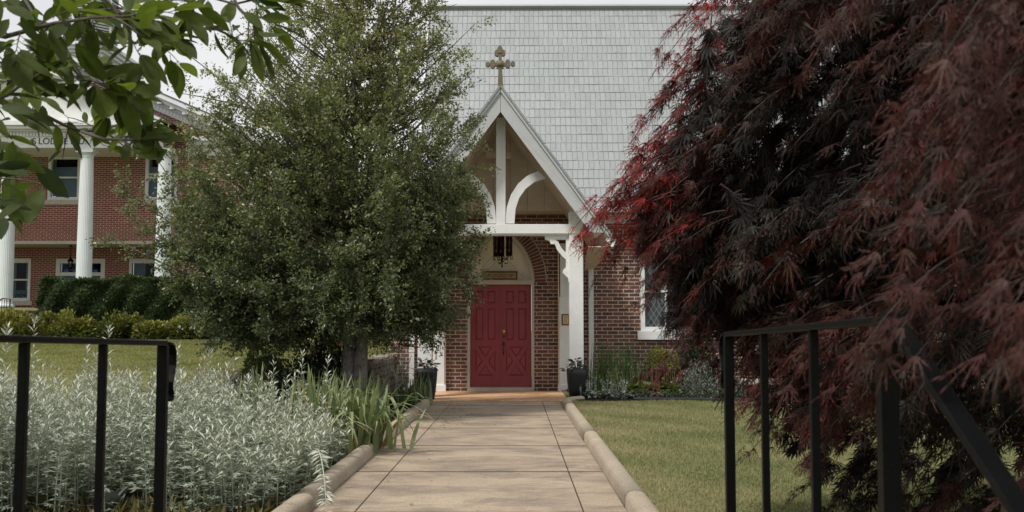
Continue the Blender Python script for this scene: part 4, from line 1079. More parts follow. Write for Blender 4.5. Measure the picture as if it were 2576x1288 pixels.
# tower base and belfry
TX = a2.x-.15
td = P(270, 103, 37.0); tw = td.x-TX; tz = td.z
mb = MB(); mb.box(TX-tw+.35, TX+tw-.35, 37.35, 41.3, ez2, tz-.2)
tb = part('tower_base', mb, 'white', lodge)
mb = MB(); zz = ez2+.3
while zz < tz-.3: mb.box(TX-tw+.335, TX+tw-.335, 37.335, 41.2, zz, zz+.012); zz += .3
part('siding_joint', mb, 'grey_metal', tb)
mb = MB()
for a_, b_, o1 in ((0, .12, 0), (.12, .24, .10), (.24, .34, .22)): mb.box(TX-tw+o1, TX+tw-o1, 37+o1, 41.6-o1, tz-a_, tz-b_+.002)
part('tower_cornice', mb, 'white', tb)
mb = MB(); q0 = [(TX-tw, 37, tz+.002), (TX+tw, 37, tz+.002), (TX+tw, 41.6, tz+.002), (TX-tw, 41.6, tz+.002)]; h_ = .45
q1 = [(TX-tw+h_, 37+h_, tz+.3), (TX+tw-h_, 37+h_, tz+.3), (TX+tw-h_, 41.6-h_, tz+.3), (TX-tw+h_, 41.6-h_, tz+.3)]
mb.add(q0+q1, [(3, 2, 1, 0), (4, 5, 6, 7), (0, 1, 5, 4), (1, 2, 6, 5), (2, 3, 7, 6), (3, 0, 4, 7)]); part('skirt_roof', mb, 'roof_dark', tb)
bf = part('belfry', MB().lathe([(tw-.62, 0), (tw-.62, 3.2), (tw-.4, 3.3), (tw-.4, 3.5)], TX, 39.3, 8, tz+.3), 'white', lodge)
for k in range(8):
    t = math.pi/4*k; nrm_ = Vector((math.cos(t), math.sin(t), 0)); sd = Vector((-nrm_.y, nrm_.x, 0)); ap0 = (tw-.62)*math.cos(math.pi/8)
    c = Vector((TX, 39.3, tz+.55))+nrm_*(ap0+.02); mb = MB()
    mb.beam(c-sd*.34+Vector((0, 0, 0)), c-sd*.34+Vector((0, 0, 2.4)), .07, .05, nrm_); mb.beam(c+sd*.34, c+sd*.34+Vector((0, 0, 2.4)), .07, .05, nrm_)
    for j in range(22):
        z = Vector((0, 0, .05+j*.105)); mb.beam(c-sd*.3+z, c+sd*.3+z, .02, .075, (nrm_+Vector((0, 0, 1.1))).normalized())
    lv = part('louvre', mb, 'white', bf); part('louvre_backing', MB().beam(c-nrm_*.012+Vector((0, 0, 1.2))-sd*.31, c-nrm_*.012+Vector((0, 0, 1.2))+sd*.31, .02, 2.38), 'room', lv)
# pendant lantern under the soffit
lx = P(178, 640, LW+.9); pl_ = thing('pendant_lantern', 'black pendant lantern hanging before the blue doors of the lodge', 'lantern', (lx.x, LW+.9, lx.z-.4))
part('chain', MB().tube([(lx.x, LW+.9, z2-.06), (lx.x, LW+.9, PZ(652, LW+.9))], .012, 6).lathe([(.0, 0), (.12, 0), (.03, .04)], lx.x, LW+.9, 12, z2-.12), 'iron', pl_)
zl = PZ(674, LW+.9)
part('glass', MB().lathe([(.06, 0), (.085, .24)], lx.x, LW+.9, 6, zl), 'lantern_glass', pl_)
mb = MB().lathe([(.12, 0), (.10, .03), (.03, .1), (.02, .14)], lx.x, LW+.9, 6, zl+.24).lathe([(.03, -.04), (.07, 0), (.07, .012)], lx.x, LW+.9, 6, zl)
for k in range(6): t = (k+.5)*math.pi/3; mb.tube([(lx.x+.062*math.cos(t), LW+.9+.062*math.sin(t), zl), (lx.x+.088*math.cos(t), LW+.9+.088*math.sin(t), zl+.245)], .008, 4)
part('cage', mb, 'iron', pl_)
# small stair rail in front of the lodge
rr0 = P(25, 764, 33); st = thing('step_railing', 'small black step railing beside the leftmost lodge column', 'railing', (rr0.x, 33, 1.5))
mb = MB(); mb.tube([(rr0.x, 33, 1.3), (rr0.x, 33, P(25, 752, 33).z), (P(6, 752, 33).x, 33, P(6, 751, 33).z), (P(-14, 760, 32.6).x, 32.6, P(-14, 766, 32.6).z)], .02, 6)
part('top_rail', mb, 'iron', st)
mb = MB()
for x_ in (5, 11, 17): a = P(x_, 755, 33); mb.tube([(a.x, 33, 1.3), (a.x, 33, a.z+.03)], .01, 5)
part('balusters', mb, 'iron', st)

# power cable
ca = P(200, -60, 24); cb = P(386, 73, 27); cc = P(499, 157, 30); cd = P(640, 262, 34.9)
mb = MB(); mb.tube([ca, cb, cc, cd], .014, 5); tag(part('power_cable', mb, 'iron', loc=cc), 'thin black cable sloping across the sky to the lodge roof', 'cable')

# ================================================================= railings
def railing(X, post_y, picket_y, y_far, zt_far, y_near, zt_near, extra, label, side):
    t = thing('iron_railing', label, 'railing', (X, post_y, 0), 'black iron railings beside the steps')
    zf = lambda y: zt_far+(zt_near-zt_far)*(y_far-y)/(y_far-y_near)
    pts = [(X, post_y-.02, zf(post_y)), (X, y_near, zt_near)]+extra
    # flat top bar
    mb = MB(); W_, H_ = .036, .017
    allp = [Vector(p) for p in pts]; base = len(mb.v)
    for i, p in enumerate(allp):
        d = (allp[min(i+1, len(allp)-1)]-allp[max(i-1, 0)]).normalized(); up = Vector((1, 0, 0)).cross(d)*-1
        if up.z < 0: up = -up
        for a_, b_ in ((-1, -1), (1, -1), (1, 1), (-1, 1)): mb.v.append(tuple(p+Vector((1, 0, 0))*a_*W_/2+up*b_*H_/2))
    for i in range(len(allp)-1):
        for k in range(4): mb.f.append((i*4+k, i*4+(k+1) % 4, (i+1)*4+(k+1) % 4, (i+1)*4+k))
    mb.f += [(3, 2, 1, 0), tuple((len(allp)-1)*4+k for k in range(4))]
    part('top_rail', mb, 'iron', t, bevel=.003)
    # curled end beyond the post
    z = zf(post_y); cl = []
    for s_, dz in ((0, 0), (.035, -.003), (.06, -.016), (.07, -.04), (.068, -.075), (.055, -.105), (.042, -.13), (.042, -.15), (.054, -.168), (.052, -.185), (.036, -.19)):
        cl.append((X, post_y+.0+s_, z+dz))
    mb = MB(); allp = [Vector(p) for p in cl]
    for i, p in enumerate(allp):
        d = (allp[min(i+1, len(allp)-1)]-allp[max(i-1, 0)]).normalized(); up = Vector((1, 0, 0)).cross(d)
        for a_, b_ in ((-1, -1), (1, -1), (1, 1), (-1, 1)): mb.v.append(tuple(p+Vector((1, 0, 0))*a_*.017+up*b_*.004))
    for i in range(len(allp)-1):
        for k in range(4): mb.f.append((i*4+k, i*4+(k+1) % 4, (i+1)*4+(k+1) % 4, (i+1)*4+k))
    mb.f += [(3, 2, 1, 0), tuple((len(allp)-1)*4+k for k in range(4))]
    part('curled_end', mb, 'iron', t, bevel=.002)
    part('post', MB().box(X-.016, X+.016, post_y-.032, post_y, -.02, zf(post_y)-.008), 'iron', t, bevel=.003)
    for y in picket_y:
        hh = .0105 if y != y_near else .018
        zt = zf(y)-.009
        part('post' if hh > .012 else 'picket', MB().box(X-hh, X+hh, y-hh, y+hh, -.02, zt), 'iron', t, bevel=.002)
    return t
XRr, XLr = .75, -1.15
yr = [2650*XRr/o_ for o_ in (532, 623, 747, 929)]
railing(XRr, yr[0], [yr[1], yr[2], yr[3]], yr[0], PZ(841, yr[0]), yr[3], PZ(806, yr[3]),
        [(XRr, yr[3]-.05, PZ(808, yr[3]-.03)), (XRr, 1.577, .928), (XRr, 1.15, .70)],
        'black iron railing on the right with its handrail bending down under the red maple', 1)
yl = [2650*1.15/o_ for o_ in (879, 1034, 1232, 1500)]
railing(XLr, yl[0], [yl[1], yl[2], yl[3]], yl[0], PZ(863, yl[0]), yl[3], PZ(846, yl[3]), [(XLr, 1.2, PZ(846, yl[3])-.0)],
        'black iron railing on the left in front of the silver foliage', -1)

# ================================================================= TREES
def hullfn(zs_, vals): return lambda z: np.interp(z, zs_, vals)
# evergreen holly like tree in front of the church
HX, HY = -2.28, 15.0
zz_ = [.7, .95, 1.4, 2.5, 3.6, 4.5, 5.3, 6.2, 7.2, 8.2]
Lf = hullfn(zz_, [-3.4, -4.2, -4.7, -4.85, -4.75, -4.45, -4.15, -3.8, -3.4, -2.6])
Rf = hullfn(zz_, [-1.5, -1.0, -.86, -.63, -.62, -.66, -.68, -.72, -.9, -1.7])
holly = thing('holly_tree', 'tall dense evergreen tree with small glossy leaves left of the church porch', 'tree', (HX, HY, 0))
mb = MB()
tr1 = [(HX-.10, HY, -.05), (HX-.10, HY, .4), (HX-.06, HY, 1.1), (HX-.12, HY+.05, 2.2), (HX+.0, HY, 3.3), (HX-.06, HY, 4.5), (HX+.06, HY, 6.2), (HX, HY, 8.0)]
tr2 = [(HX+.10, HY-.03, -.05), (HX+.09, HY-.03, .5), (HX+.10, HY-.03, 1.3), (HX+.2, HY-.05, 2.6), (HX+.4, HY-.1, 4.4), (HX+.6, HY-.1, 6.4)]
mb.tube(tr1, [.15, .115, .10, .06, .04, .028, .018, .006], 12); mb.tube(tr2, [.13, .10, .095, .055, .028, .008], 12)
part('trunk', mb, 'bark_grey', holly, smooth=True)
fol = Batch(); br = MB()
def trunk_at(z): return np.array([HX+.03*z/4, HY, z])
def limb_set(n, zlo, zhi, seed_bias=None, targets=None):
    for k in range(n):
        if targets is not None: T_ = np.array(targets[k], float)
        else:
            z = zlo+(zhi-zlo)*rng.random()**.85; th = rng.uniform(0, 2*math.pi)
            rx = (HX-Lf(z)) if math.cos(th) < 0 else (Rf(z)-HX); ry = .5*(HX-Lf(z)+Rf(z)-HX)*.95
            s_ = rng.uniform(.78, 1.0)*(1 if rng.random() < .8 else rng.uniform(.5, .9))
            T_ = np.array([HX+rx*math.cos(th)*s_, HY+ry*math.sin(th)*s_, z])
        r = math.hypot(T_[0]-HX, T_[1]-HY); z0 = max(rng.uniform(1.15, 1.9), T_[2]-r*rng.uniform(.35, 1.0))
        A_ = trunk_at(z0); mid = (A_+T_)/2+np.array([0, 0, -.12*r if T_[2] > z0 else .15*r])+rng.normal(size=3)*.12*r
        C_ = bez(A_, mid, T_, 9)
        rad = .006+.012*r; br.tube([tuple(p) for p in C_], list(np.linspace(rad, .003, 9)), 5, False)
        dens = 1.0 if T_[2] < 3.6 else (.92 if T_[2] < 4.4 else .66)
        nt_ = int(rng.integers(13, 19)*dens*(1+.25*r))
        for j in range(nt_):
            t = rng.uniform(.42 if T_[2] < 3.6 else .12, 1.0); i = t*8; i0 = int(min(i, 7)); p = C_[i0]+(C_[i0+1]-C_[i0])*(i-i0); dd = norm(C_[i0+1]-C_[i0])
            d = norm(dd*.6+rdir(1)[0]*.95+np.array([0, 0, .25])); ln = rng.uniform(.18, .42)
            q_ = p+d*ln; 
            if rng.random() < .45: br.tube([tuple(p), tuple((p+q_)/2+rng.normal(size=3)*.015), tuple(q_)], [.0045, .003, .0016], 3, False)
            m = int(rng.integers(34, 52)*(.8+.3*dens)); tt = rng.uniform(.1, 1.03, m)[:, None]
            pos = p+(q_-p)*tt+rng.normal(size=(m, 3))*.032
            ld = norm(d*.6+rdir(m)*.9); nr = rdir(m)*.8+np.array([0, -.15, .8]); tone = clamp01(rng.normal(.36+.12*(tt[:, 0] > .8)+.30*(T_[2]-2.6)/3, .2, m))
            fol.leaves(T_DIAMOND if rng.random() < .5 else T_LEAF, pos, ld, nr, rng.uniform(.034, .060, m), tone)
limb_set(180, .95, 3.4); limb_set(100, 3.2, 5.2); limb_set(105, 4.8, 7.8)
# the long outlying sprays that reach beyond the crown on the left
tg = []
for (px_, py_, dd) in ((850, 840, -.3), (980, 860, -.4), (820, 870, -.4), (960, 840, .2), (1010, 850, 0), (780, 880, 0), (740, 870, -.4), (1195, 420, -.3), (1190, 360, .1), (1200, 480, -.2), (1185, 540, .1), (1190, 590, -.3), (1180, 300, .2), (430, 230, 0), (470, 300, .4), (360, 330, -.4), (300, 470, -.3), (320, 500, .3), (245, 575, -.5), (330, 620, .2), (420, 560, .3), (400, 640, 0), (450, 700, .2), (380, 690, -.3), (520, 170, .3), (560, 110, 0), (540, 800, -.4), (600, 870, 0), (440, 420, .2), (400, 480, .4), (1200, 170, -.3), (1195, 60, 0), (1150, 10, .3), (1205, 300, .2), (1190, 640, -.4), (1180, 730, -.2), (1120, 800, 0), (700, 900, -.4), (650, 850, .2), (380, 380, .3), (440, 360, -.3), (500, 330, 0), (480, 450, -.4), (420, 500, .2), (545, 860, .3), (520, 830, -.3), (500, 780, .2), (560, 840, -.5), (480, 740, -.2), (530, 760, .4), (600, 850, .4), (620, 880, -.2), (580, 800, .1), (460, 760, .3), (440, 700, -.4), (500, 700, 0), (500, 560, .4), (520, 620, -.3), (470, 640, .1)):
    p = P(px_, py_, HY+dd); tg.append((p.x, p.y, p.z))
limb_set(len(tg), 0, 0, targets=tg)
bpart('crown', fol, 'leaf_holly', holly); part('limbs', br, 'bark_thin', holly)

# low dark suckering shrub under the tree, left
def blob_bush(name, label, cat, c, r, n, mat, T=T_LEAF, size=(.03, .05), group=None, parts=('foliage', 'stems'), flat=0, tone=(.4, .25), hollow=.55, lumps=6, stem_mat='bark_thin', topbright=0, lump_lo=.66):
    t = thing(name, label, cat, (c[0], c[1], c[2]), group)
    b = Batch(); u = rdir(n); u[:, 2] = np.abs(u[:, 2])*1.0
    rad = 1-hollow*rng.random(n)**1.6
    lp = rdir(lumps); lp[:, 2] = np.abs(lp[:, 2]); ls = rng.uniform(lump_lo, 1.16, lumps)
    dots = u@lp.T; k = np.argmax(dots, 1); rad = rad*ls[k]*(.88+.14*np.clip(dots.max(1), 0, 1))
    pos = np.array(c)+u*rad[:, None]*np.array(r)
    if flat: pos[:, 2] = np.minimum(pos[:, 2], c[2]+r[2]*flat+rng.normal(size=n)*.012)
    d = norm(u+rdir(n)*.8+np.array([0, 0, .25])); nr = norm(u*.6+np.array([0, 0, .6])+rdir(n)*.6)
    tn = clamp01(rng.normal(tone[0], tone[1], n)+topbright*(u[:, 2]-.4))
    b.leaves(T, pos, d, nr, rng.uniform(size[0], size[1], n), tn)
    bpart(parts[0], b, mat, t)
    mb = MB()
    for k in range(12):
        q_ = u[k]*np.array(r)*.8; mb.tube([(c[0]+q_[0]*.1, c[1]+q_[1]*.1, c[2]-.02), tuple(np.array(c)+q_*np.array([.5, .5, .55])), tuple(np.array(c)+q_)], [.012, .008, .003], 4, False)
    part(parts[1], mb, stem_mat, t); return t
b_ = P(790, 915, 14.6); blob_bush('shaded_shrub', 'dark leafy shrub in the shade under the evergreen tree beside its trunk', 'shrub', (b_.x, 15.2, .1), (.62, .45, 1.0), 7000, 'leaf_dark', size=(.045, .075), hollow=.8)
b_ = P(675, 900, 16.2); blob_bush('pale_shrub', 'pale green leafy shrub at the lawn edge under the tree', 'shrub', (b_.x, 16.0, .35), (.42, .4, .72), 2600, 'leaf_hosta', size=(.05, .09), hollow=.85, tone=(.5, .25))

# hedge, as one clipped mass of leaves on stems
h0 = P(88, 700, 31.0); h1 = P(520, 700, 31.0); hz0 = 1.05; hz1 = h0.z-.06
hedge = thing('clipped_hedge', 'long dark green clipped hedge in front of the lodge portico', 'hedge', ((h0.x+h1.x)/2, 31.6, hz0))
b = Batch(); n = 60000
hx_ = rng.uniform(h0.x, h1.x+1.2, n); sgm = rng.random(n)
top = sgm < .3; yy = np.where(top, rng.uniform(30.9, 32.3, n), 30.9+rng.random(n)**2*.25); zz = np.where(top, hz1, rng.uniform(hz0, hz1, n))
zz = zz+.05*np.sin(hx_*2.1)+.04*np.sin(hx_*5.3+yy)+rng.normal(size=n)*.03; lump = .12*np.sin(hx_*3.4+zz*2.2)+.09*np.sin(hx_*7.7-zz*5); yy = yy+np.where(top, 0, lump)
edge = sst(hz1-zz, 0, .35); yy = yy+(1-edge)*.10*(~top); left = clamp01((h0.x+.35-hx_)/.35); zz -= left*left*.3*(zz > hz1-.5); yy += left*.25
nr = np.where(top[:, None], np.array([0, 0, 1.]), np.array([0, -1., .35]))+rdir(n)*.7
b.leaves(T_DIAMOND, np.stack([hx_, yy, zz], 1), rdir(n)*.7+np.array([0, -.4, .6]), nr, rng.uniform(.06, .10, n), clamp01(rng.normal(.38, .2, n)+.25*(zz-hz1+.2)))
bpart('foliage', b, 'leaf_hedge', hedge)
mb = MB()
for k in range(int((h1.x-h0.x)/.45)+3): x = h0.x+.3+k*.45; mb.tube([(x, 31.5, .9), (x+.05, 31.55, hz1-.25)], [.04, .02], 6)
part('stems', mb, 'bark_thin', hedge)
M['hedge_core'] = mat_plain('hedge_inner_twigs', (.012, .016, .008), .95, .4, 20)
part('inner_twigs', MB().box(h0.x+.25, h1.x+1.1, 31.25, 32.1, hz0, hz1-.14), 'hedge_core', hedge)
# golden bushes in a row
gb = [(40, 788, .62), (118, 800, .5), (196, 781, .66), (302, 788, .62), (386, 793, .60), (468, 790, .55), (548, 806, .5)]
lb = ['yellow green bush at the far left end of the row before the hedge', 'small dull bush between the first and the brightest golden bushes', 'brightest golden bush with a yellow flank before the hedge', 'olive golden bush behind the second railing bar', 'broad rounded golden bush above the railing end', 'golden green bush right of the broad rounded one', 'greenest bush of the row, half under the evergreen tree']
for k, (px_, py_, r_) in enumerate(gb):
    D_ = 28.2+.15*(k % 2); a = P(px_, py_, D_); z0 = .93
    blob_bush('golden_bush', lb[k], 'bush', (a.x, D_, z0), (r_*1.02, r_*.8, a.z-z0+.05), 4200, 'leaf_gold' if k not in (1, 6) else 'leaf_gold', size=(.07, .12), group='golden bushes in a row before the hedge', tone=(.40 if k not in (1, 3, 6) else .22, .22), topbright=.6, hollow=.6, lumps=9, lump_lo=.5)
# concrete lawn edging before the bushes
mb = MB(); a = P(-40, 860, 27.4); b_ = P(640, 860, 27.4)
for k in range(30):
    x0 = a.x+(b_.x-a.x)*k/30; mb.box(x0+.01, x0+(b_.x-a.x)/30-.01, 27.36, 27.44, .8, .96)
struct('lawn_edging', mb, 'stone', bevel=.01)

# stone retaining wall: irregular stones
def stones(path, z0f, z1f, wmin, wmax):
    mb = MB()
    for (x0, y0), (x1, y1) in zip(path[:-1], path[1:]):
        L_ = math.hypot(x1-x0, y1-y0); dx, dy = (x1-x0)/L_, (y1-y0)/L_
        z = 0; zt = z1f
        while z < zt:
            h = random.uniform(.08, .15); s_ = 0
            while s_ < L_:
                l_ = random.uniform(wmin, wmax); c = (x0+dx*(s_+l_/2), y0+dy*(s_+l_/2), z0f+z+h/2)
                b0 = len(mb.v); mb.sphere((0, 0, 0), .5, 5)
                rt = random.uniform(-.1, .1)
                for i in range(b0, len(mb.v)):
                    x, y, w_ = mb.v[i]; f_ = lambda q_: math.copysign(abs(q_*2)**.45/2, q_)
                    x, y, w_ = f_(x)*l_*.98+random.uniform(-.008, .008), f_(y)*.26+random.uniform(-.01, .01), f_(w_)*h*.98+random.uniform(-.006, .006)
                    x, w_ = x*math.cos(rt)-w_*math.sin(rt), x*math.sin(rt)+w_*math.cos(rt)
                    mb.v[i] = (c[0]+x*dx-y*dy, c[1]+x*dy+y*dx, c[2]+w_)
                s_ += l_
            z += h*.95
    return mb
sw = thing('stone_wall', 'low rough fieldstone retaining wall between the tree and the church corner', 'wall', (-2.3, 18, 0))
part('stones', stones([(-2.40, 20.7), (-2.30, 16.3), (-2.5, 16.0), (-3.1, 16.02)], -.03, .70, .18, .42), 'stone', sw)
M['stone_cap'] = mat_plain('flat_cap_stone', (.24, .20, .16), .9, .3, 7, bump=.01, bscale=20, dark=(.09, .08, .06), dthr=.58)
mb = MB()
for i in range(10):
    y = 16.2+i*.46; x = -2.32-.022*i; b0 = len(mb.v); mb.box(x-.19, x+.16, y+.01, y+.45, .68, .735)
    for j in range(b0, len(mb.v)): v_ = mb.v[j]; mb.v[j] = (v_[0]+random.uniform(-.03, .03), v_[1]+random.uniform(-.015, .015), v_[2]+random.uniform(-.012, .02))
part('cap_stones', mb, 'stone_cap', sw, bevel=.015)
lw_ = thing('edging_rocks', 'low brown rocks and log edging the lawn left of the tree', 'rocks', (-3.9, 15.9, .2))
mb = stones([(-4.3, 15.7), (-3.2, 16.0)], .1, .34, .2, .5); part('rocks', mb, 'stone_cap', lw_)
part('log', MB().tube([(-4.9, 15.2, .26), (-4.1, 15.35, .33), (-3.3, 15.6, .36)], [.07, .08, .07], 9), 'bark_grey', lw_, smooth=True)

# far yard behind the tree: black fence, terracotta pot
f0 = P(915, 870, 27); f1_ = P(1010, 870, 27)
fe = thing('black_fence', 'black picket fence far behind the tree trunk', 'fence', (f0.x, 27, .8))
mb = MB(); k = 0; x = f0.x-1.6
while x < f1_.x+.3: mb.box(x, x+.06, 27, 27.03, .85, 2.0); x += .26
part('pickets', mb, 'iron', fe); part('rails', MB().box(f0.x-1.6, f1_.x+.3, 27.03, 27.06, 1.75, 1.82).box(f0.x-1.6, f1_.x+.3, 27.03, 27.06, 1.02, 1.08), 'iron', fe)
tp_ = P(848, 893, 23); pt = thing('terracotta_pot', 'orange terracotta pot on the far lawn behind the evergreen trunk', 'pot', (tp_.x, 23, tp_.z-.1))
part('pot_body', MB().lathe([(.0, 0), (.08, 0), (.13, .17), (.145, .17), (.145, .22), (.12, .22), (.12, .19), (0, .18)], tp_.x, 23, 20, float(terrain(tp_.x, 23))), 'terracotta', pt, smooth=False)

# background trees
def far_tree(label, x, y, z0, h, rx, n, mat, group='trees far behind the buildings', seed=0):
    t = thing('distant_tree', label, 'tree', (x, y, z0), group); mb = MB(); mb.tube([(x, y, z0), (x+.2, y, z0+h*.5), (x, y, z0+h*.92)], [.3, .2, .03], 8)
    b = Batch()
    for k in range(26):
        th = rng.uniform(0, 6.28); hh = rng.uniform(.28, 1); rr = rx*math.sin(math.pi*min(1, hh*.9+.05))**.7*rng.uniform(.35, 1)
        c = np.array([x+rr*math.cos(th), y+rr*math.sin(th), z0+h*hh]); mb.tube([(x, y, c[2]-rr*.6), tuple(c)], [.07, .02], 4, False)
        m = n//26; pos = c+rng.normal(size=(m, 3))*np.array([.62, .62, .42])*rx/3
        b.leaves(T_DIAMOND, pos, rdir(m), rdir(m)+np.array([0, 0, .6]), rng.uniform(.12, .2, m), clamp01(rng.normal(.4, .25, m)))
    part('trunk', mb, 'bark_thin', t); bpart('crown', b, mat, t)
a = P(1990, -40, 44); far_tree('green treetop rising behind the church ridge above the maple', a.x, 44, 0, a.z+1.8, 3.6, 12000, 'leaf_hedge')
a = P(1040, 760, 62); far_tree('tree standing far beyond the lawn between the lodge and the church', a.x-2, 66, 1.5, 8, 4, 9000, 'leaf_hedge')
a = P(1010, 760, 62); far_tree('paler tree beyond the black fence, left of the church corner', a.x+4.5, 74, 1.5, 9, 4.5, 9000, 'leaf_holly')

# ================================================================= laceleaf maple
MX, MY = 2.35, 5.3
Xl = hullfn([-.1, .3, .66, 1.12, 1.46, 1.62, 1.82, 2.2, 2.6, 2.95, 3.5], [1.6, 1.36, 1.16, .80, .62, .52, .50, .63, .84, 1.28, 2.1])
maple = thing('laceleaf_maple', 'large dark red laceleaf maple drooping over the railing on the right', 'tree', (2.1, 5.6, 0))
mb = MB()
tk = [P(2060, 1100, 5.8), P(2040, 900, 5.8), P(2010, 790, 5.7), P(1992, 720, 5.6), P(2008, 660, 5.6), P(2060, 600, 5.6), P(2100, 480, 5.6)]
mb.tube(tk, [.06, .05, .036, .032, .03, .028, .022], 10)
tk2 = [P(2060, 1100, 5.8), P(2090, 840, 5.7), P(2140, 760, 5.5), P(2200, 660, 5.4), P(2260, 500, 5.3), P(2290, 300, 5.3)]
mb.tube(tk2, [.07, .065, .055, .045, .035, .02], 10)
part('trunk', mb, 'bark_maple', maple, smooth=True)
lf = Batch(); tw = MB()
def inside(p):
    x, y, z = p
    if z < .12 or z > 3.6 or y < 1.25 or y > 7.0 or x > 4.6: return False
    lim = Xl(z)
    if y > 5.6: lim += (y-5.6)*.9
    if y < 4.6: lim = max(lim, .80)
    if y < 3.9: lim = max(lim, .9 if z < 1.3 else .78)
    if y < 2.0 and z > 1.3: lim = max(lim, .70)
    if y < 3.2 and z < 1.42 and x < 1.3: return False        # keeps clear of the handrail
    return x > lim
def spray(T_, axis, ln, nl, tone, size=.085, T=None):
    d = norm(axis); root = T_-d*ln*.9+np.array([0, 0, ln*.38]); mid = (root+T_)/2+np.array([0, 0, ln*.22])
    C_ = bez(root, mid, T_, 8); tw.tube([tuple(p) for p in C_], list(np.linspace(.0035, .0012, 8)*(.45 if T_[1] < 3 else 1)), 4, False)
    t = rng.uniform(.15, 1.0, nl); i = t*7; i0 = np.minimum(i.astype(int), 6); p = C_[i0]+(C_[i0+1]-C_[i0])*(i-i0)[:, None]; dd = norm(C_[i0+1]-C_[i0])
    ld = norm(dd*1.0+rng.normal(size=(nl, 3))*np.array([.4, .4, .3])+np.array([-.1, 0, -.10])); nr = np.array([0, 0, 1.])+rng.normal(size=(nl, 3))*.35
    if T_[1] < 3.2: size = min(size, .062); tone = min(tone, .43)
    p = p+rng.normal(size=(nl, 3))*.015; sz = rng.uniform(size*.7, size*1.4, nl); tn = np.clip(rng.normal(tone, .12, nl), 0, 1 if tone > .6 else .66)
    if T is not None: lf.leaves(T, p, ld, nr, sz, tn)
    else:
        kk = rng.integers(0, 7, nl)
        for q in range(7):
            m_ = kk == q
            if m_.any(): lf.leaves(T_LACES[q], p[m_], ld[m_], nr[m_], sz[m_], tn[m_])
cen = lambda z: np.array([2.6, 4.6, z])
cnt = 0
while cnt < 1050:
    z = rng.uniform(.15, 3.5); y = rng.uniform(1.3, 6.9); lim = Xl(z)
    near = rng.random()
    x = lim+abs(rng.normal())*.42 if near < .62 else rng.uniform(lim, 4.4)
    p = np.array([x, y, z])
    if not inside(p) or (z < .8 and rng.random() < .6): continue
    if 3.2 < y < 5.0 and 1.2 < z < 2.25 and x > lim+.28 and x < 3.0 and rng.random() < .75: cnt += 1; continue
    out = norm(p-cen(z)); ax_ = norm(out*.25+np.array([-.9, -.15, -.30])+rng.normal(size=3)*.16)
    edge = x-lim
    tone = .20+.34*max(0, 1-edge/.3)+rng.normal()*.08+(.12 if z > 2.4 else 0)+(.14 if y < 3.2 else 0)-(.16 if (z < 2.2 and edge > .3 and y > 3.2) else 0)  # lower inner leaves darkened by tone: painted shade of the crown core
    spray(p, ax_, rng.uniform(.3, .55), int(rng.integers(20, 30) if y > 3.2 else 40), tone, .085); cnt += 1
# back filling deep in the crown, its inner shade painted as near-black leaves
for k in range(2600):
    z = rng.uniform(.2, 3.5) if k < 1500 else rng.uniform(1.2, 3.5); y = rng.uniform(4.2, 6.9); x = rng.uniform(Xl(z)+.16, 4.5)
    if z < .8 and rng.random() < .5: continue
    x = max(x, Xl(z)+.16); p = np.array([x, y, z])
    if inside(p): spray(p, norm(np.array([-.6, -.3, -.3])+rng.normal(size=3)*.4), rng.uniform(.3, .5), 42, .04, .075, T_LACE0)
# red tips reaching out to the left
for (px_, py_, D_) in ((1425, 600, 4.9), (1440, 625, 5.0), (1455, 650, 5.0), (1475, 590, 5.1), (1500, 560, 5.2), (1490, 615, 4.9), (1520, 640, 5.1), (1540, 600, 5.0), (1560, 700, 5.1), (1500, 700, 5.0), (1590, 780, 5.0), (1600, 740, 4.8), (1640, 140, 5.2), (1660, 210, 5.2), (1700, 160, 5.0), (1600, 320, 5.2), (1580, 370, 5.1), (1640, 280, 5.0), (1540, 480, 5.1), (1560, 440, 5.2), (1700, 80, 5.3), (1760, 60, 5.2), (1840, 20, 5.2), (1880, 10, 5.0), (1540, 540, 5.0), (1600, 500, 5.2), (1620, 420, 5.0), (1580, 560, 5.0), (1640, 980, 4.8), (1700, 970, 4.8), (1620, 960, 5.0), (1680, 940, 4.9), (1655, 180, 5.1), (1630, 350, 5.1), (1610, 400, 5.0), (1660, 250, 5.1), (1575, 470, 5.0), (1590, 520, 5.1), (1480, 570, 5.0), (1530, 580, 5.1), (1460, 610, 4.9), (1550, 640, 5.0), (1720, 120, 5.2), (1570, 610, 5.1), (1620, 590, 5.1), (1870, 1030, 4.6), (1850, 1060, 4.7), (1880, 1080, 4.6), (1760, 930, 4.8), (1860, 1170, 4.6)):
    p = P(px_, py_, D_)
    spray(np.array(p), np.array([-.9, -.1, -.38])+rng.normal(size=3)*.12, rng.uniform(.35, .55), 14, .55 if py_ > 660 else (.84 if py_ > 440 else .76), .072)
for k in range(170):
    px_ = rng.uniform(1690, 1960); py_ = rng.uniform(560, 800); p = P(px_, py_, rng.uniform(5.0, 6.4)); spray(np.array(p), norm(np.array([-.7, -.2, -.3])+rng.normal(size=3)*.35), rng.uniform(.3, .45), 40, .06, .075, T_LACE0)  # more near-black filling, core shade put into the leaf colour
for k in range(34):
    px_ = rng.uniform(1600, 1700); py_ = rng.uniform(540, 670); p = P(px_, py_, rng.uniform(4.9, 5.5)); spray(np.array(p), np.array([-.85, -.1, -.38])+rng.normal(size=3)*.15, rng.uniform(.3, .45), 18, .5, .075)
for k in range(120):
    px_ = rng.uniform(1668, 1830); py_ = rng.uniform(590, 850); p = P(px_, py_, rng.uniform(4.8, 5.8)); spray(np.array(p), np.array([-.8, -.1, -.4])+rng.normal(size=3)*.2, rng.uniform(.3, .5), 20, .22, .08)
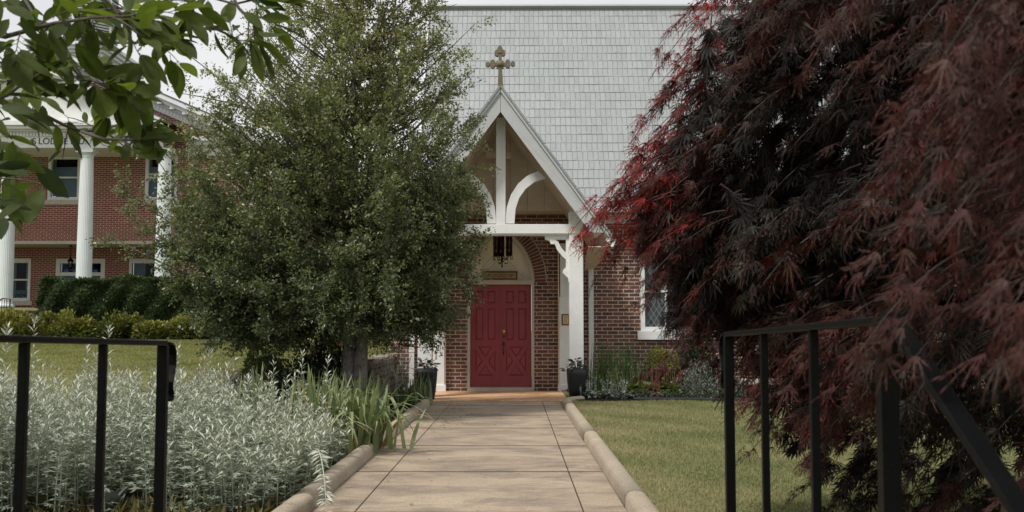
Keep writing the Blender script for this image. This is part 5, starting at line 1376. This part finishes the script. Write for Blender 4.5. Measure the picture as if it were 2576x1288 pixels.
# blurred sprays close to the camera
for k in range(46):
    px_ = rng.uniform(2230, 2640); py_ = rng.choice([rng.uniform(0, 480), rng.uniform(500, 900), rng.uniform(860, 1010)]); D_ = rng.uniform(1.3, 2.3)
    if py_ > 740 and px_ < 2480: continue
    p = P(px_, py_, D_); spray(np.array(p), np.array([-.75, -.1, -.45])+rng.normal(size=3)*.12, rng.uniform(.22, .34), 20, .43, .055)
for (px_, py_, D_) in ((2130, 935, 1.75), (2200, 910, 1.8), (2300, 900, 1.9), (2170, 700, 1.9), (2230, 740, 1.9), (2150, 540, 2.0), (2250, 350, 1.9)):
    p = P(px_, py_, D_); spray(np.array(p), np.array([-.85, -.05, -.3])+rng.normal(size=3)*.1, .28, 22, .42, .052)
# main limbs
for k in range(60):
    z = rng.uniform(.8, 3.2); y = rng.uniform(3.2, 6.6); x = rng.uniform(Xl(z)+.4, 4.0); y = max(y, 4.0); b0 = np.array(tk[4]) if x < 2 else np.array(tk2[3])
    mid = (b0+np.array([x, y, z]))/2+np.array([0, 0, .45]); C_ = bez(b0, mid, (x, y, z), 9); tw.tube([tuple(q_) for q_ in C_], list(np.linspace(.016, .004, 9)), 5, False)
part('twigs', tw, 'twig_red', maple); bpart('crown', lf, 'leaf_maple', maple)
# pale olive boughs seen at the top of the crown
mb = MB()
for pts in (((2100, 480, 5.4), (2020, 330, 5.2), (1992, 200, 5.0), (2005, 90, 4.9), (2060, 20, 4.8), (2140, -40, 4.7)), ((1992, 215, 5.0), (2060, 120, 4.9), (2150, 60, 4.8), (2260, 30, 4.7)), ((2008, 660, 5.5), (1980, 560, 5.2), (2040, 430, 5.1), (2100, 380, 5.0))):
    mb.tube([P(*q_) for q_ in pts], [.014, .013, .011, .009, .007, .005][:len(pts)], 6)
M['olive_bark'] = mat_plain('olive_young_bark', (.13, .125, .07), .7, .2, 20); part('boughs', mb, 'olive_bark', maple, smooth=True)

# ================================================================= overhanging broad leaved branch
DB = 3.5
broad = thing('overhanging_tree', 'broad leaved green tree branches hanging into the top left corner', 'tree', (-3.6, 3.2, 0))
mb = MB(); mb.tube([(-3.6, 3.2, 0), (-3.62, 3.2, 1.5), (-3.5, 3.3, 2.6), (-3.3, 3.4, 3.4)], [.13, .11, .09, .06], 10); part('trunk', mb, 'bark_grey', broad, smooth=True)
Bp = Batch(); mb = MB()
paths = [[(239, 205), (280, 225), (330, 262), (372, 300)], [(-100, 480), (-30, 500), (10, 530)], [(-140, 60), (14, 92), (75, 75), (137, 58), (240, 44), (330, 40)], [(40, -60), (63, 0), (113, 82), (164, 160), (205, 190), (239, 205), (267, 219)], [(137, 62), (191, 89), (260, 106), (328, 108), (400, 104), (438, 92)],
         [(230, -60), (267, 0), (297, 31), (328, 48), (352, 51)], [(380, -50), (417, 0), (479, 44), (533, 68), (598, 99)], [(-120, 220), (0, 250), (113, 290), (160, 314), (205, 331), (263, 326), (308, 309)], [(-60, 270), (20, 239), (68, 202), (103, 185)],
         [(205, 331), (260, 350), (330, 352), (392, 346)], [(-120, 330), (-30, 360), (30, 400), (40, 450)], [(560, -60), (600, 20), (640, 60), (640, 92)], [(267, 219), (290, 255), (300, 290), (330, 320)], [(-90, 130), (-20, 150), (40, 170)], [(-60, 420), (-20, 460), (0, 500)], [(100, -60), (150, 10), (210, 30), (300, 20)], [(450, -70), (520, -10), (590, 10), (680, -10)]]
for k, pth in enumerate(paths):
    Dk = DB+(.35*math.sin(k*2.1)); pts = [P(x, y, Dk+.05*i*math.cos(k)) for i, (x, y) in enumerate(pth)]
    r0 = .009 if k in (2, 6, 7) else .006
    mb.tube(pts, list(np.linspace(r0, .0035, len(pts))), 7)
    C_ = np.array([tuple(p) for p in pts]); seg = len(pts)-1
    def at(t):
        i = t*seg; i0 = min(int(i), seg-1); return C_[i0]+(C_[i0+1]-C_[i0])*(i-i0), norm(C_[i0+1]-C_[i0])
    def leaf(p, ld, s_, tone):
        e_ = p+ld*s_; qx, qy = 1296+2650*e_[0]/e_[1], 831-2650*(e_[2]-EYE)/e_[1]
        if (qy > 400 and qx > 70) or (qx > 445 and qy > 190) or qy > 590: return
        q = p+ld*.016; mb.tube([p, q], .0013, 3, False)
        Bp.leaves(T_BIG, q, ld, norm(np.array([0, -.45, 1.])+rng.normal(size=3)*.55), s_, clamp01(rng.normal(tone, .22)))
    Lw = sum((pts[i+1]-pts[i]).length for i in range(seg))
    for j in range(int(Lw/.085)):
        t = rng.uniform(.1, .98); p, d = at(t); leaf(p, norm(d*rng.uniform(.3, 1)+rng.normal(size=3)*np.array([.6, .5, .6])+np.array([.1, 0, -.25])), rng.uniform(.08, .135), .42)
    for j in range(int(Lw/.15)+1):       # side twigs
        t = rng.uniform(.2, 1); p, d = at(t); tdir = norm(d*.6+rng.normal(size=3)*np.array([.7, .35, .6])+np.array([.1, 0, -.15])); ln = rng.uniform(.07, .17)
        C2 = bez(p, p+tdir*ln*.5+np.array([0, 0, .015]), p+tdir*ln, 5); mb.tube([tuple(q) for q in C2], [.0028, .0025, .0022, .0018, .0014], 4, False)
        sgn = 1
        for i in range(rng.integers(3, 6)):
            sgn = -sgn; side = norm(np.cross(tdir, np.array([.2, -1, .2])))*sgn; u = (i+1)/6
            leaf(C2[0]+(C2[-1]-C2[0])*u, norm(tdir*.75+side*.7+rng.normal(size=3)*.25+np.array([0, 0, -.12])), rng.uniform(.06, .115), .45)
        for i in range(3): leaf(C2[-1], norm(tdir*.9+rng.normal(size=3)*np.array([.5, .4, .45])), rng.uniform(.085, .145), .55)
    p, d = at(1.0)
    for j in range(5): leaf(p, norm(d*.9+rng.normal(size=3)*np.array([.55, .4, .5])+np.array([.1, 0, -.05])), rng.uniform(.10, .15), .6)
# dense dark corner
for j in range(130):
    x = rng.uniform(-110, 120); y = rng.uniform(-30, 560)
    if x > 30 and y > 430 or (x > 100 and y > 330) or (x > -10 and y < 240 and rng.random() < .6): continue
    p = np.array(P(x-10, y, rng.uniform(2.9, 4.1))); ld = norm(np.array([.8, 0, -.35])+rng.normal(size=3)*.45); Bp.leaves(T_BIG, p, ld, norm(np.array([0, -.4, 1])+rng.normal(size=3)*.5), rng.uniform(.09, .14), clamp01(rng.normal(.3, .2)))
part('branches', mb, 'bark_thin', broad, smooth=True); bpart('crown', Bp, 'leaf_big', broad, smooth=True)
# ================================================================= silver mugwort bed
def mugwort(b, x, y, z, h, lean, dens=1.0):
    top = np.array([x+lean[0], y+lean[1], z+h]); C_ = bez((x, y, z), (x+lean[0]*.2, y+lean[1]*.2, z+h*.6), top, 5)
    b.strip(C_, .007, .35, np.array([1., .2, 0]), 0); b.strip(C_, .007, .35, np.array([.2, 1., 0]), 0)
    n = int(46*dens*h/.9); t = np.sort(rng.uniform(.06, 1, n)); i = t*4; i0 = np.minimum(i.astype(int), 3); p = C_[i0]+(C_[i0+1]-C_[i0])*(i-i0)[:, None]
    ph = np.arange(n)*2.4+rng.uniform(0, 6); up = .12+.3*t+1.3*t**4; d = norm(np.stack([np.cos(ph), np.sin(ph), up+rng.normal(size=n)*.2], 1)); s_ = (.105-.05*t)*rng.uniform(.75, 1.25, n)
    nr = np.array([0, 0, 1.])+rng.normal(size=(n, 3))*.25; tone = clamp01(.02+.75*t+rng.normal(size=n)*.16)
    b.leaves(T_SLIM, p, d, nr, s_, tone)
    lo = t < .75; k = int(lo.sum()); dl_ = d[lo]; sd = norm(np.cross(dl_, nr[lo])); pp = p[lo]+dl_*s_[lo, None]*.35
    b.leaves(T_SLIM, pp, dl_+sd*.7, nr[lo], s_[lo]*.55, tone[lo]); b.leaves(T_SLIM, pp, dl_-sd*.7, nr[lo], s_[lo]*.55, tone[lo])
T_SLIM = tmpl([(0, 0, 0), (.10, .5, .03), (0, 1, -.12), (-.10, .5, .03)], [(0, 1, 2, 3)])
mass = Batch(); cnt = 0
while cnt < 1000:
    y = 6.55+6.6*rng.random()**1.15; xr = -1.62-.10*max(0, y-10)**1.2; xl = -.52*y-.3
    x = rng.uniform(xl, xr)
    if y > 11.4 and x > -3.3: continue
    if y < 7.2 and -2.75 < x < -2.0 and rng.random() < .8: continue       # gap where the dry grass shows
    if y > 9.4 and x > -2.08: continue
    h = (rng.uniform(.46, .80) if y < 9.5 else rng.uniform(.42, .70))*(1+.18*math.sin(x*3.7+1.3*math.sin(y*2.9))*math.sin(y*2.6+x))
    if rng.random() < .10: h *= 1.18
    if x > -2.1: h *= .76
    mugwort(mass, x, y, .03, h, rng.normal(size=2)*.06); cnt += 1
for k in range(70):  # lower fringe along the kerb
    y = rng.uniform(6.6, 9.6); mugwort(mass, rng.uniform(-1.75, -1.5), y, .03, rng.uniform(.25, .5), rng.normal(size=2)*.09+np.array([.05, -.02]))
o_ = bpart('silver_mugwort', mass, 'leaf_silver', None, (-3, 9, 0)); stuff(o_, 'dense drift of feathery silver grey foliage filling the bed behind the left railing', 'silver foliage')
# single stalks that stand clear of the mass
tall = [(275, 822, 7.6, 'silver stalk poking above the left railing between its first two bars'), (88, 805, 6.9, 'tallest silver stalk above the railing near the left picture edge'), (530, 880, 9.2, 'silver stalk standing against the lawn just right of the railing end'), (592, 893, 9.4, 'second silver stalk right of the railing post, against the lawn'),
        (690, 905, 9.6, 'silver stalk before the low rocks'), (762, 880, 9.9, 'tall silver stalk in front of the shaded shrub'), (825, 905, 9.4, 'silver stalk left of the iris clump'), (448, 868, 8.6, 'silver stalk close beside the curled end of the left railing'), (220, 868, 8.4, 'silver stalk just under the left handrail'), (20, 812, 6.6, 'silver stalk at the very left edge above the handrail')]
for px_, py_, D_, lab in tall:
    tp = P(px_, py_, D_); b = Batch(); mugwort(b, tp.x-.03, D_, .03, tp.z-.03, np.array([.03, 0]), 1.25)
    t = bpart('silver_stalk', b, 'leaf_silver', None, (tp.x, D_, .03)); tag(t, lab, 'plant', 'silver stalks standing clear of the bed')
# stem hanging over the kerb
b = Batch(); C_ = bez(P(800, 1130, 7.4)[:], P(815, 1150, 7.1)[:], P(822, 1300, 6.75)[:], 8); C_[:, 2] = np.maximum(C_[:, 2], .02)
b.strip(C_, .008, .5, np.array([1., 0, 0])); n = 60; t = rng.uniform(0, 1, n); i = t*7; i0 = np.minimum(i.astype(int), 6); p = C_[i0]+(C_[i0+1]-C_[i0])*(i-i0)[:, None]; sgn = np.where(np.arange(n) % 2, 1, -1)
b.leaves(T_SLIM, p, np.stack([sgn*.9, rng.normal(size=n)*.4-.1, rng.normal(size=n)*.25-.35], 1), np.array([0, -.6, 1])+rng.normal(size=(n, 3))*.3, rng.uniform(.05, .09, n), rng.uniform(.4, .9, n))
t = bpart('trailing_stalk', b, 'leaf_silver', None, tuple(C_[0])); tag(t, 'silver leaved stem hanging over the left kerb onto the walk', 'plant')
# woolly rosette
rc = P(268, 1262, 6.75); b = Batch(); n = 15; th = np.linspace(0, 6.28, n)+rng.normal(size=n)*.2
b.leaves(T_OV, np.repeat([[rc.x, 6.8, .05]], n, 0), np.stack([np.cos(th), np.sin(th), rng.uniform(.3, 1.6, n)], 1), np.stack([-np.cos(th), -np.sin(th), np.full(n, 1.)], 1), rng.uniform(.14, .22, n), rng.uniform(.1, .5, n))
tag(bpart('woolly_rosette', b, 'leaf_lamb', None, (rc.x, 6.8, .03), True), 'rosette of broad woolly grey leaves between the railing bars at the bottom left', 'plant')
# dry grass and litter at the feet of the stalks
b = Batch(); n = 5200; x = rng.uniform(-4.2, -1.55, n); y = rng.uniform(6.4, 8.3, n); keep = (np.sin(x*3)+np.sin(y*4)+rng.normal(size=n) > -.2); x, y = x[keep], y[keep]; n = len(x)
b.leaves(T_SLIM, np.stack([x, y, np.full(n, .03)], 1), rdir(n)*.8+np.array([0, 0, .7]), rdir(n), rng.uniform(.05, .15, n), rng.random(n)); stuff(bpart('dry_grass', b, 'leaf_thatch', None, (-2.5, 7.2, 0)), 'tangle of dry yellow grass and weeds at the foot of the silver foliage', 'grass')

# ================================================================= iris clumps
def iris(label, x, y, z, n, h, spread, wd=.032, bias=(0, 0), mat='leaf_iris', cat='iris', name='iris_clump', group='iris clumps in the left bed', droop=.55, tone=.35, r0=.18):
    b = Batch()
    for k in range(n):
        th = rng.uniform(0, 6.28); ou = np.array([math.cos(th), math.sin(th), 0])+np.array([bias[0], bias[1], 0])
        hh = h*rng.uniform(.55, 1.05); sp_ = spread*rng.random()**1.2; ba = np.array([x+r0*rng.normal()*.6, y+r0*rng.normal()*.6, z])
        if rng.random() < droop*.6: # arching
            tip = ba+ou*sp_*1.35+np.array([0, 0, hh*rng.uniform(.2, .8)]); mid = ba+ou*sp_*.5+np.array([0, 0, hh*1.2])
        else: tip = ba+ou*sp_*.55+np.array([0, 0, hh]); mid = ba+ou*sp_*.15+np.array([0, 0, hh*.6])
        tip[2] = max(tip[2], .03)
        wd_ = wd*1.3 if name == 'iris_clump' else wd; C_ = bez(ba, mid, tip, 9); sd = norm(np.cross(ou+1e-3, np.array([0, 0, 1.]))+rng.normal(size=3)*np.array([.5, .5, 0]))
        b.strip(C_, wd_*rng.uniform(.75, 1.2), float(clamp01(rng.normal(tone, .17))) if rng.random() > .03 else .95, sd, .1)
    t = bpart(name, b, mat, None, (x, y, z)); return tag(t, label, cat, group)
iris('big sprawling iris clump arching over the left kerb', -1.66, 10.5, .03, 230, .66, .60, bias=(.18, -.1), droop=1.1, tone=.45, wd=.032, r0=.32)
iris('upright yellow green iris clump at the right end of the silver foliage', -2.0, 10.3, .03, 60, .82, .26, droop=.15, tone=.5, wd=.038)
iris('iris clump in front of the tree trunk', -2.05, 12.0, .03, 90, .72, .45, droop=.5, tone=.35)
iris('slim iris clump right of the tree trunk by the stone wall', -1.9, 13.8, .03, 80, .66, .34, droop=.3, tone=.28)
iris('short iris tuft beside the left planter', -1.62, 16.3, .03, 34, .46, .22, wd=.024, droop=.25, tone=.18)
iris('narrow iris tuft leaning towards the porch floor', -1.55, 17.2, .03, 26, .56, .3, wd=.026, droop=.3, tone=.2, bias=(.3, 0))
iris('iris blades rising behind the silver foliage under the shaded shrub', -3.0, 12.2, .03, 40, .78, .3, droop=.2, tone=.42)
iris('iris blades at the lawn edge left of the low rocks', -4.1, 12.6, .03, 34, .66, .35, droop=.3, tone=.35)
blob_bush('leafy_perennial', 'low green leafy plant under the iris beside the left kerb end', 'plant', (-1.62, 16.9, .03), (.22, .3, .2), 420, 'leaf_hosta', T_OV, (.05, .08), tone=(.25, .2), stem_mat='stem_green')
blob_bush('leafy_perennial', 'dark broad leaved plant in the bed behind the biggest iris', 'plant', (-2.0, 13.2, .03), (.35, .4, .32), 520, 'leaf_hedge', T_OV, (.08, .13), tone=(.4, .2), stem_mat='stem_green')
# seed stalks with magenta flowers
sx = thing('rose_campion', 'bare branching grey stalks with a few magenta flowers by the church corner', 'plant', (-2.0, 17.6, .03)); mb = MB(); b = Batch(); pts_ = []
for k in range(16):
    x0, y0 = -2.02+rng.normal()*.10, 17.6+rng.normal()*.2; hh = rng.uniform(.5, .95); tipx = x0+rng.normal()*.16
    mb.tube([(x0, y0, .03), ((x0+tipx)/2, y0, hh*.55), (tipx, y0, hh)], [.006, .005, .003], 4)
    for j in range(4):
        t = rng.uniform(.4, .9); px3 = x0+(tipx-x0)*t; q_ = (px3+rng.normal()*.1, y0+rng.normal()*.06, hh*t+rng.uniform(.08, .2)); mb.tube([(px3, y0, hh*t), q_], .003, 3); mb.sphere(q_, .011, 3)
        if rng.random() < .22: pts_.append(q_)
part('stalks', mb, 'stem_silver', sx)
for q_ in pts_[:14]:
    b = Batch(); b.leaves(T_OV, np.repeat(np.array([q_]), 5, 0), rdir(5), rdir(5), .022, rng.random(5)); bpart('flower', b, 'petal', sx)

# ================================================================= bed right of the porch
gR = 'strappy green clumps under the church wall'
iris('tall dark grassy clump beside the right downspout', PX(1520, 19.2), 19.2, .04, 120, 1.05, .42, wd=.016, mat='leaf_hedge', name='grassy_clump', cat='plant', group=gR, droop=.35, tone=.5, r0=.3)
iris('second tall dark grassy clump, left of the clipped lime shrub', PX(1580, 19.2), 19.3, .04, 120, 1.0, .38, wd=.015, mat='leaf_hedge', name='grassy_clump', cat='plant', group=gR, droop=.25, tone=.45, r0=.3)
iris('arching strap leaved clump in front of the grassy clumps', PX(1530, 18.4), 18.5, .04, 60, .62, .4, wd=.022, mat='leaf_hedge', name='grassy_clump', cat='plant', group=gR, droop=.8, tone=.75, r0=.25)
def hosta(x, y, label, r_=.3, n=90, mat='leaf_hosta'):
    t = thing('hosta_clump', label, 'plant', (x, y, .04), 'hosta clumps in the right bed'); b = Batch(); th = rng.uniform(0, 6.28, n); rr = rng.random(n)*r_*.5
    b.leaves(T_OV, np.stack([x+rr*np.cos(th), y+rr*np.sin(th), .06+.22*(1-rr/r_)*rng.random(n)], 1), np.stack([np.cos(th), np.sin(th), rng.uniform(-.1, .9, n)], 1), np.stack([-.3*np.cos(th), -.3*np.sin(th), np.ones(n)], 1)+rdir(n)*.2, rng.uniform(.12, .2, n), rng.random(n)); bpart('foliage', b, mat, t, smooth=True)
    mb = MB()
    for k in range(7): xx = x+rng.normal()*r_*.5; hh = rng.uniform(.35, .62); mb.tube([(xx, y, .05), (xx+rng.normal()*.04, y, hh)], [.005, .004], 4); mb.sphere((xx, y, hh), .014, 4, sz=1.8)
    part('flower_stalks', mb, 'stem_green', t)
hosta(PX(1588, 18.2), 18.2, 'light green hosta next to the silver woolly plants'); hosta(PX(1632, 18.3), 18.35, 'light green hosta in the middle of the right bed'); hosta(PX(1680, 18.3), 18.2, 'light green hosta under the maple tips', .26)
def lamb(x, y, label):
    t = thing('lambs_ear', label, 'plant', (x, y, .04), 'silver woolly plants by the right planter'); b = Batch(); n = 60; th = rng.uniform(0, 6.28, n); rr = rng.random(n)*.17
    b.leaves(T_OV, np.stack([x+rr*np.cos(th), y+rr*np.sin(th), .05+rng.random(n)*.12], 1), np.stack([np.cos(th), np.sin(th), rng.uniform(-.3, .8, n)], 1), np.array([0, 0, 1])+rdir(n)*.4, rng.uniform(.06, .12, n), rng.random(n)); bpart('foliage', b, 'leaf_lamb', t)
    b = Batch(); m = 4
    for k in range(m):
        xx, yy = x+rng.normal()*.09, y+rng.normal()*.06; hh = rng.uniform(.28, .46); C_ = bez((xx, yy, .05), (xx, yy, hh*.6), (xx+rng.normal()*.05, yy, hh), 5); b.strip(C_, .014, .3, np.array([1., 0, 0]), 0)
        q_ = 26; tt = rng.uniform(.35, 1, q_)[:, None]; b.leaves(T_OV, C_[0]+(C_[-1]-C_[0])*tt, rdir(q_)+np.array([0, 0, .4]), rdir(q_), rng.uniform(.02, .045, q_), rng.random(q_))
    bpart('flower_spikes', b, 'leaf_lamb', t)
for px_, D_, la in ((1490, 17.95, 'woolly silver plant touching the right planter'), (1513, 17.85, 'woolly silver plant with the tallest pale spikes'), (1537, 17.9, 'woolly silver plant left of the first hosta'), (1560, 17.75, 'outermost woolly silver plant at the lawn corner')): lamb(PX(px_, D_), D_, la)
# lime shrub in a dark red pot
lx_ = PX(1661, 19.4); pt = thing('red_pot', 'dark red glazed pot below the church window', 'pot', (lx_, 19.4, .04))
part('pot_body', MB().lathe([(.0, 0), (.13, 0), (.22, .18), (.23, .42), (.25, .44), (.25, .48), (.22, .48), (.2, .44), (0, .43)], lx_, 19.4, 28, .04), 'red_pot', pt, smooth=True); part('soil', MB().lathe([(.0, 0), (.21, 0), (.21, .01)], lx_, 19.4, 20, .47), 'soil', pt)
blob_bush('lime_shrub', 'rounded yellow green shrub growing in the dark red pot', 'shrub', (lx_, 19.4, .48), (.30, .28, .44), 3600, 'leaf_lime', size=(.022, .04), topbright=.5, hollow=.6)
blob_bush('dark_shrub', 'dark evergreen shrub against the church wall right of the lime shrub', 'shrub', (PX(1745, 19.8), 19.9, .04), (.55, .45, 1.25), 7000, 'leaf_dark', size=(.04, .07), hollow=.6)
blob_bush('dark_shrub', 'second dark shrub by the wall behind the railing posts', 'shrub', (PX(1990, 19.6), 19.8, .04), (.5, .45, 1.1), 5000, 'leaf_dark', size=(.04, .07), hollow=.6)
blob_bush('catmint_mound', 'grey green airy mound under the maple tips in the right bed', 'plant', (PX(1745, 18.6), 18.6, .04), (.42, .35, .58), 2600, 'leaf_lamb', size=(.025, .05), hollow=.95, tone=(.08, .12), stem_mat='stem_green')
blob_bush('catmint_mound', 'low grey green mound behind the first railing post', 'plant', (PX(1830, 18.6), 18.7, .04), (.42, .35, .40), 1800, 'leaf_lamb', size=(.025, .05), hollow=.95, tone=(.05, .1), stem_mat='stem_green')
b = Batch(); n = 9000; x = rng.uniform(1.9, 7.5, n); y = 17.62+rng.random(n)**1.3*1.3; b.leaves(T_OV, np.stack([x, y, .05+rng.random(n)*.13*(1-.3*(y-17.6))], 1), rdir(n)*.8+np.array([0, -.3, .3]), rdir(n)*.6+np.array([0, -.3, 1]), rng.uniform(.03, .055, n), rng.random(n))
stuff(bpart('ground_cover', b, 'leaf_dark', None, (4, 18, 0)), 'dark trailing ground cover along the front of the right bed', 'ground cover')
b = Batch(); n = 1500; x = rng.uniform(1.2, 2.6, n); y = rng.uniform(17.7, 18.4, n); b.leaves(T_OV, np.stack([x, y, .05+rng.random(n)*.08], 1), rdir(n)+np.array([0, 0, .4]), rdir(n)+np.array([0, 0, 1]), rng.uniform(.03, .05, n), rng.random(n))
stuff(bpart('ground_cover', b, 'leaf_begonia', None, (1.9, 18, 0)), 'low grey leaved ground cover around the woolly silver plants', 'ground cover')
b = Batch(); xx = PX(1478, 18.9)
mb = MB(); mb.tube([(1.95, 17.5, .07), (3.4, 17.48, .06), (5, 17.5, .065), (8, 17.48, .06)], .032, 10); tag(part('garden_edging', mb, 'black_pot', loc=(3, 17.5, 0)), 'black tube edging between the right lawn and the flower bed', 'edging')
# pale slab on the ground by the wall, seen through the railing
bx0, bx1 = PX(1868, 19), PX(2075, 19); bn = thing('stone_bench', 'low bench with a pale slab top by the church wall behind the railing', 'bench', ((bx0+bx1)/2, 19.2, 0))
part('slab', MB().box(bx0, bx1, 19.0, 19.4, .22, .32), 'stone_sill', bn, bevel=.01); 
for xx in (bx0+.15, bx1-.35): part('leg', MB().box(xx, xx+.2, 19.06, 19.34, 0, .219), 'stone_sill', bn, bevel=.008)

# ================================================================= grass
def grass(name, mat, n, xf, yf, lab, size=(.018, .034), zoff=0):
    b = Batch(); x, y = xf(n), yf(n); 
    if callable(zoff): keep = zoff(x, y); x, y = x[keep], y[keep]; n = len(x)
    z = terrain(x, y); d = np.array([0, 0, 1.])+rng.normal(size=(n, 3))*np.array([.55, .55, .2]); patch = .48+.26*np.sin(x*1.7+np.sin(y*1.3)*2)*np.sin(y*1.1+x*.4)+.14*np.sin(x*5.1+y*3.3)+.3*np.exp(-((x-.96)/.35)**2)
    b.leaves(tmpl([(-.09, 0, 0), (.09, 0, 0), (0, 1, .1)], [(0, 1, 2)]), np.stack([x, y, z], 1), d, rdir(n), rng.uniform(*size, n)*(1+.035*(y-6)), clamp01(patch+rng.normal(size=n)*.2))
    return stuff(bpart(name, b, mat, None, (0, float(np.mean(y)), 0)), lab, 'grass')
grass('grass', 'grass_r', 230000, lambda n: rng.uniform(.905, 6.2, n), lambda n: 5.2+12.25*rng.random(n)**1.35, 'mown grass of the right lawn between kerb and flower bed', zoff=lambda x, y: x < .5+.42*y)
grass('grass', 'grass_l', 150000, lambda n: rng.uniform(-13.5, -2.5, n), lambda n: rng.uniform(13.2, 27.35, n), 'yellowish green grass of the raised left lawn behind the silver foliage', (.02, .035), zoff=lambda x, y: (x > -.53*y-.3) & (y > np.where(x < -4.4, 13.4, 16.3)))
# litter on the walk
lit = Batch(); n = 260; x = np.concatenate([rng.uniform(XL+.02, XL+.75, 200), rng.uniform(XL, XR, 60)]); y = np.concatenate([rng.uniform(12.6, 17.6, 200), rng.uniform(6.5, 17, 60)])
lit.leaves(T_OV, np.stack([x, y, np.full(n, .006)], 1), norm(rng.normal(size=(n, 3))*np.array([1, 1, .08])), np.array([0, 0, 1.]), rng.uniform(.015, .04, n), rng.random(n))
stuff(bpart('leaf_litter', lit, 'leaf_thatch', None, (0, 14, 0)), 'scattered dead leaf bits on the concrete walk', 'leaf litter')

lit = Batch(); n = 110; y = 6+11*rng.random(n); x = rng.uniform(.95, 1.0, n)+rng.random(n)*(.35*y-1.2)
lit.leaves(T_OV, np.stack([x, y, terrain(x, y)+.03], 1), norm(rng.normal(size=(n, 3))*np.array([1, 1, .2])), np.array([0, 0, 1.])+rdir(n)*.3, rng.uniform(.02, .05, n), rng.random(n))
stuff(bpart('fallen_leaves', lit, 'leaf_thatch', None, (2, 12, 0)), 'few dead brown leaves scattered over the right lawn', 'leaf litter')
